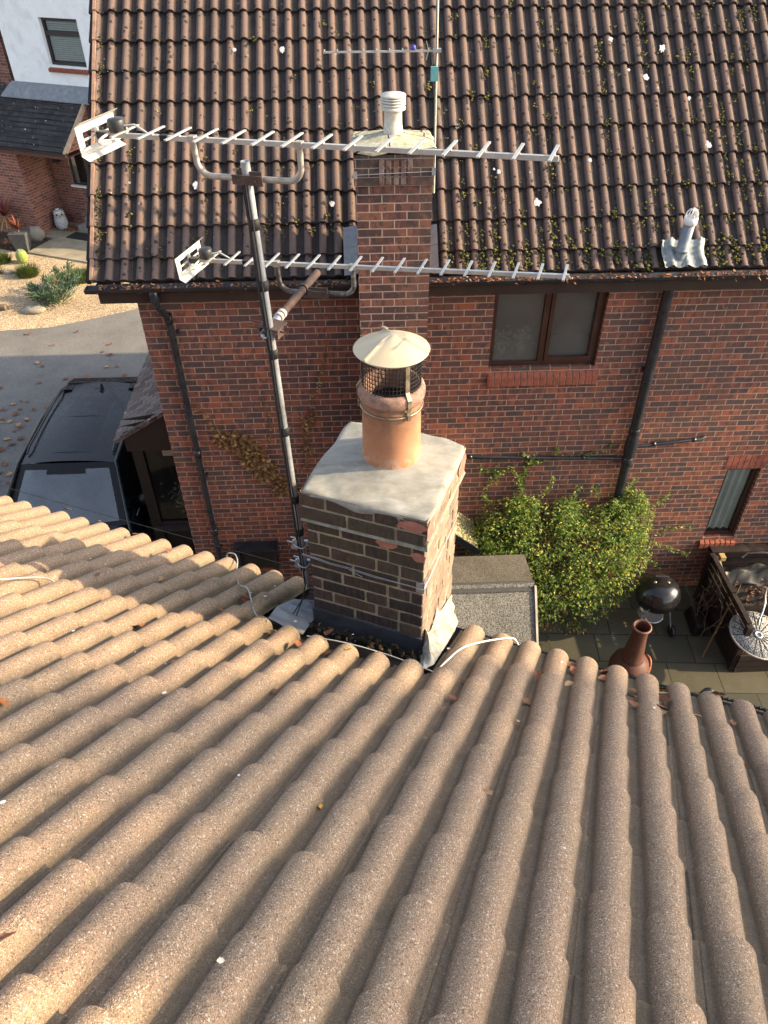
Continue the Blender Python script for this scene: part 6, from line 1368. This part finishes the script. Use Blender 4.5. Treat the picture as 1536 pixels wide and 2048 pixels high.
for i, (ri, k) in enumerate(LI):
    s_ = rg.uniform(.022, .042)*(.6 if i in (9, 11, 12, 13, 14) else 1); x = N0.x+ri*.15; m = k*.3311; f = ((x-N0.x+.075) % .15)-.075; h = -.026 if abs(f) > .043 else -.030+.030*max(0, 1-(abs(f)/.043)**2.1)**.62
    pts = [Q(x+s_*math.cos(t)*rg.uniform(.55, 1.2), m+s_*1.15*math.sin(t)*rg.uniform(.55, 1.25), h+.0035) for t in [2*math.pi*j/16 for j in range(16)]]; c = Q(x, m, h+.0055); i0 = len(mb.v); mb.v += [c]+pts
    for j in range(16): mb.f.append((i0, i0+1+j, i0+1+(j+1) % 16)); mb.sm.append(True); mb.mi.append(0)
tag(mb.single('lichen', plain('white_lichen', (0.42, 0.42, 0.44), 0.95, var=0.35, scale=45), 'white lichen blotches dotted over the far roof', 'lichen', at=(3, .5, .9)), kind='stuff')
litter_m = leaf_mat('leaf_litter', [(0.0, (0.10, 0.035, 0.016)), (0.4, (0.20, 0.075, 0.03)), (0.75, (0.33, 0.14, 0.06)), (1.0, (0.45, 0.26, 0.13))], .15, .7)
def litter(name, label, fn, n, ln, seed, at):
    mb = MB(); rg = random.Random(seed)
    for k in range(n): p = fn(rg); mb.leaf(p, Vec((rg.uniform(-1, 1), rg.uniform(-1, 1), rg.uniform(-.25, .35))), Vec((rg.uniform(-.5, .5), rg.uniform(-.5, .5), 1)), ln*rg.uniform(.5, 1.2), ln*rg.uniform(.3, .6), rg.uniform(-.2, .3), rg.uniform(-.3, .5))
    tag(mb.single(name, litter_m, label, 'leaves', at=at), kind='stuff')
litter('leaf_litter', 'brown dead leaves filling the gutter of the far roof', lambda g: Vec((g.choice((g.uniform(-.3, 2.2), g.uniform(3.0, 7.5), g.uniform(3.0, 7.5))), -.262+g.uniform(-.045, .05), .285+g.uniform(-.02, .025))), 950, .05, 51, (3, -.26, .29))
litter('leaf_litter', 'heap of orange dead leaves in the gutter at the right corner of the near roof', lambda g: L(2.42+abs(g.gauss(0, .22)), .42+g.gauss(0, .035), .215+g.uniform(-.01, .045)), 230, .05, 52, L(2.5, .45, .23))
litter('leaf_litter', 'dark crumbling leaf debris trapped at the foot of the near chimney', lambda g: L(g.uniform(-.02, .6), -.09+g.uniform(-.06, .06), .525+g.uniform(-.012, .01)), 34, .026, 53, L(.3, -.09, .53))
litter('leaf_litter', 'brown leaves drifted below the climbing shrub', lambda g: Vec((4.55+g.gauss(0, .35), -.62+g.gauss(0, .13), G+.015+g.uniform(0, .03))), 160, .06, 54, (4.6, -.6, G))
litter('leaf_litter', 'brown leaves heaped beside the owl figure', lambda g: L(-14.86+g.gauss(0, .16), 14.75+g.gauss(0, .13), G+.06+abs(g.gauss(0, .03))), 160, .075, 55, L(-14.9, 14.75, G+.05))
litter('leaf_litter', 'brown leaves below the red spiky plant', lambda g: Vec((-7.45+g.gauss(0, .22), 13.7+g.gauss(0, .14), GZ+.02+abs(g.gauss(0, .03)))), 150, .08, 56, (-7.4, 13.7, G))
litter('leaf_litter', 'brown leaves lying on the black plastic in the planter', lambda g: Vec((7.45+g.gauss(0, .2), -.66+g.gauss(0, .12), -4.05+g.uniform(0, .05))), 70, .06, 57, (7.4, -.6, -4.1))
mb = MB(); rg = random.Random(61); n = 22
gq = [L(-.05+.68*i/n, -.175+.19*j/8, .515-.1*j/8*.4+rg.uniform(-.008, .012)) for j in range(9) for i in range(n+1)]
mb.mesh(gq, [(j*(n+1)+i, j*(n+1)+i+1, (j+1)*(n+1)+i+1, (j+1)*(n+1)+i) for j in range(8) for i in range(n)], True)
for k in range(26): mb.blob(L(rg.uniform(0, .58), rg.uniform(-.13, -.03), .53), rg.uniform(.008, .018), rg.uniform(.008, .018), .012, .2, 6, 5, rg)
tag(mb.single('debris', M['debris'], 'dark mossy debris in the channel in front of the near chimney', 'debris'), kind='stuff')

def leaf_obj(p, nrm, ln, wd, seed, mats):
    """a dry curled leaf: a lobed plate bent along its rib, with thickness"""
    rg = random.Random(seed); m0 = MB(); n = nrm.normalized(); d = n.orthogonal().normalized(); d = Matrix.Rotation(rg.uniform(0, 6.28), 3, n) @ d; a = n.cross(d)
    K = 9; rows = []
    cv = rg.uniform(.15, .5); tw = rg.uniform(-.5, .5)
    for i in range(K+1):
        t = i/K; w = wd*(math.sin(math.pi*min(1, t**.75))**.8)*(1+.22*math.sin(t*19+seed))*.5; c = d*ln*(t-.5)+n*(.006+ln*cv*(t-.5)**2+.0)
        s = (a*math.cos(tw*t)+n*math.sin(tw*t)); rows.append([c+s*w+n*w*.55, c, c-s*w+n*w*.45])
    vs = [q for r_ in rows for q in r_]; m0.mesh([p+q for q in vs], [(i*3+j, i*3+j+1, (i+1)*3+j+1, (i+1)*3+j) for i in range(K) for j in range(2)], True)
    return m0
leaf_cols = {'brown': plain('brown_dead_leaf', (0.20, 0.095, 0.05), .75, var=.35, scale=40), 'rust': plain('rust_dead_leaf', (0.19, 0.075, 0.04), .75, var=.35, scale=40), 'tan': plain('tan_dead_leaf', (0.40, 0.25, 0.13), .75, var=.25, scale=40), 'yellow': plain('yellow_dead_leaf', (0.55, 0.30, 0.05), .7, var=.25, scale=40), 'orange': plain('orange_dead_leaf', (0.36, 0.125, 0.035), .7, var=.25, scale=40), 'pale': plain('pale_chip', (0.5, 0.46, 0.36), .8, var=.2, scale=40)}
LF = [(1.89, -1.175, 'rust', .06), (2.73, -.835, 'yellow', .045), (3.052, -1.965, 'yellow', .04), (3.5, -1.599, 'tan', .045), (3.541, -.369, 'rust', .07), (3.525, -.733, 'brown', .05), (3.522, -.963, 'tan', .04), (3.242, -.717, 'rust', .045), (3.683, -.367, 'tan', .06), (3.689, -.159, 'rust', .07), (3.846, -.049, 'orange', .09), (3.971, -.294, 'tan', .06), (3.977, -.388, 'rust', .07), (4.115, -.137, 'tan', .07), (4.117, -.225, 'rust', .095), (4.103, -.328, 'rust', .07), (4.105, -.40, 'tan', .05), (4.262, -.30, 'tan', .045), (4.40, -.757, 'rust', .05), (3.12, -2.644, 'pale', .018), (1.995, -2.062, 'orange', .05), (2.73, -2.807, 'brown', .05), (2.012, -.44, 'rust', .06), (2.03, -.526, 'rust', .075), (2.06, -.56, 'brown', .06), (2.075, -.844, 'brown', .05), (2.34, -.834, 'brown', .05), (2.505, -.901, 'rust', .06), (2.64, -.86, 'brown', .055), (2.194, -1.396, 'tan', .04), (2.629, -1.361, 'brown', .04), (2.58, -.70, 'rust', .075), (1.778, -.535, 'brown', .05), (1.86, -1.185, 'tan', .045), (1.552, -.559, 'tan', .05), (.431, .05, 'brown', .06), (1.381, -.838, 'brown', .04), (4.375, -.03, 'rust', .07), (3.23, -.92, 'rust', .05), (3.67, -.08, 'brown', .06), (3.83, -.14, 'rust', .05), (3.98, -.20, 'brown', .05), (4.42, -.25, 'brown', .05), (.72, .0, 'tan', .05), (1.02, -.05, 'rust', .045), (2.85, -.80, 'tan', .04), (1.35, -.2, 'rust', .04), (4.12, -.06, 'rust', .06)]
seen = {}
desc = {'brown': 'brown dead leaf lying in a channel of the near tiled roof', 'rust': 'rust red dead leaf lying in a channel of the near tiled roof', 'tan': 'tan dead leaf lying on the near tiled roof', 'pale': 'tiny pale chip lying on the near tiled roof'}
special = {1: 'single yellow leaf on the tile roll left of the near chimney', 2: 'yellow and brown leaf alone in the middle of the near roof', 3: 'tan leaf standing on edge in the channel at the centre right of the near roof', 10: 'large orange leaf between two tile ends near the right hand eave', 20: 'orange leaf at the left edge of the near roof'}
for i, (u_, v_, c_, s_) in enumerate(LF):
    f = ((u_+.075) % .15)-.075; h = -.052+(.05*max(0, 1-(abs(f)/.052)**2.1)**.62 if abs(f) < .052 else 0)
    m0 = leaf_obj(R(u_, v_, h), NR+Vec((random.Random(i).uniform(-.5, .5), random.Random(i+9).uniform(-.5, .5), 0)), s_, s_*.62, i+1, None)
    o = m0.single('fallen_leaf' if c_ != 'pale' else 'tile_chip', leaf_cols[c_], special.get(i) or desc[c_], 'leaf' if c_ != 'pale' else 'chip', None if i in special or c_ == 'pale' else {'brown': 'brown leaves on the near roof', 'rust': 'rust red leaves on the near roof', 'tan': 'tan leaves on the near roof'}[c_])
DL = [(-4.21, 6.15), (-4.24, 5.44), (-4.38, 5.48), (-4.48, 5.36), (-4.61, 5.19), (-4.32, 5.0), (-4.52, 4.84), (-4.35, 4.75), (-3.81, 5.2), (-4.03, 5.16), (-3.77, 4.07), (-4.2, 4.17), (-4.06, 4.01), (-4.19, 3.86), (-3.99, 3.41), (-3.81, 3.11), (-3.97, 4.16), (-2.55, 6.36), (-2.79, 6.71), (-3.0, 6.72), (-3.26, 7.37), (-3.18, 7.7)]
rg = random.Random(77)
for k in range(46): DL.append((rg.uniform(-4.9, -3.2), rg.uniform(2.6, 5.2)))
for k in range(10): DL.append((rg.uniform(-5.2, -2.2), rg.uniform(5.5, 8.4)))
protos = [leaf_obj(Vec((0, 0, 0)), Vec((0, 0, 1)), .13, .085, 300+k, None).single('fallen_leaf', leaf_cols[c_], None, None, at=(0, 0, 0)) for k, c_ in enumerate(('brown', 'rust', 'brown', 'tan'))]
used = set()
for k, (x, y) in enumerate(DL):
    p0 = protos[k % 4]
    if (k % 4) in used: o = p0.copy(); C.objects.link(o)
    else: o = p0; used.add(k % 4)
    o.location = (x, y, GZ+.003); o.rotation_euler = (0, 0, rg.uniform(0, 6.28)); s_ = rg.uniform(.55, 1.15); o.scale = (s_, s_, s_)
    tag(o, 'dead leaf lying on the grey driveway beside the black car', 'leaf', 'leaves scattered on the driveway')
mb = MB(); rg = random.Random(88)
for k in range(26):
    u_ = rg.choice((rg.gauss(2.25, .25), rg.uniform(.6, 4.4))); v_ = rg.choice((rg.gauss(-.55, .2), rg.uniform(-3, -.1))); f = ((u_+.075) % .15)-.075
    h = -.052+(.052*max(0, 1-(abs(f)/.054)**2.1)**.62 if abs(f) < .054 else 0); s_ = rg.uniform(.003, .009); c = R(u_, v_, h+.0035)
    pts = [c+U*s_*math.cos(t)*rg.uniform(.6, 1.2)+VS*s_*1.5*math.sin(t)*rg.uniform(.6, 1.2)-NR*.002 for t in [2*math.pi*j/10 for j in range(10)]]; i0 = len(mb.v); mb.v += [c]+pts
    for j in range(10): mb.f.append((i0, i0+1+j, i0+1+(j+1) % 10)); mb.sm.append(True); mb.mi.append(0)
tag(mb.single('droppings', plain('bird_dropping', (0.6, 0.59, 0.55), .9), 'small white bird droppings spotted over the near tiled roof', 'droppings'), kind='stuff')
# ================================================================== unseen tree beyond the right hand edge, its crown shaped to shade chosen roof patches
LIT = [(0.21, -0.12), (1.22, -0.19), (1.72, -1.55), (2.11, -1.45), (2.48, -1.31), (2.69, -1.21), (2.87, -1.21), (3.17, -0.94), (3.36, -0.5), (3.49, -0.05), (3.35, -1.08), (3.56, -1.02), (3.74, -1.07), (4.0, -0.97), (4.16, -1.03), (4.3, -1.3), (3.12, -1.78), (3.33, -1.7), (3.49, -1.52), (3.7, -1.64), (2.66, -2.66), (2.86, -2.69), (2.82, -2.39), (3.07, -2.27), (3.76, -0.06)]
SH = [(2.05, -2.05), (2.21, -1.97), (2.42, -1.89), (2.6, -1.82), (2.83, -1.77), (2.38, -2.19), (3.01, -1.93), (2.89, -2.08), (3.11, -1.56), (3.13, -2.08), (3.91, -0.51), (4.12, -0.45), (4.36, -0.44), (3.78, -0.73), (3.52, -0.7), (3.89, -1.3), (4.04, -1.41), (3.32, -1.4), (3.35, -1.93), (3.51, -1.83), (3.36, -2.23), (3.56, -2.18), (3.76, -1.98), (3.99, -1.83), (4.28, -1.02), (4.2, -1.7), (3.24, -2.47), (3.05, -2.5), (4.43, -0.65), (3.59, -1.44)]
tm = leaf_mat('autumn_tree_leaf', [(0.0, (0.08, 0.05, 0.015)), (0.5, (0.14, 0.10, 0.025)), (1.0, (0.22, 0.14, 0.03))], .3)
tr = thing('autumn_tree', 'unseen autumn tree right of the near house, crown shaped to shade its roof', 'tree', Vec((15.5, -6.2, G))); rg = random.Random(91); m0 = MB(); m1 = MB(); tops = []
for (u_, v_) in SH: tops.append((u_, v_, rg.uniform(.16, .26)))
for k in range(70):
    u_ = rg.uniform(-.3, 5.2); v_ = rg.uniform(-3.6, -.5)
    if min(math.hypot(u_-a, v_-b) for a, b in LIT) < .34: continue
    if .5 < u_ < 3.05 and v_ > -1.45: continue
    tops.append((u_, v_, rg.uniform(.12, .24)))
trunk_top = Vec((15.4, -6.1, 5.2))
for (u_, v_, r_) in tops:
    t_ = 14.0+rg.uniform(-1.6, 1.6); c = R(u_, v_, -.02)+SDIR*t_
    pts = [trunk_top+Vec((rg.uniform(-.1, .1), rg.uniform(-.1, .1), rg.uniform(-1.2, .4))), (trunk_top+c)/2+Vec((rg.uniform(-.2, .2), rg.uniform(-.2, .2), .1)), c]; m1.tube(pts, [.030, .014, .005], 5, False)
    for k in range(int(150*(r_/.2)**2)):
        v = Vec((rg.gauss(0, 1), rg.gauss(0, 1), rg.gauss(0, 1)))*r_*.62; m0.leaf(c+v, Vec((rg.uniform(-1, 1), rg.uniform(-1, 1), rg.uniform(-1, .3))), Vec((rg.uniform(-1, 1), rg.uniform(-1, 1), 1)), rg.uniform(.06, .10), rg.uniform(.04, .065), .15)
m1.tube([Vec((15.5, -6.2, G)), Vec((15.45, -6.1, 0)), trunk_top, trunk_top+Vec((.05, -.1, 1.6))], [.19, .15, .10, .04], 10, False)
m0.build('crown', tm, tr); m1.build('trunk', plain('tree_bark', (0.11, 0.085, 0.06), .95, var=.4, scale=8, bump=.5), tr)
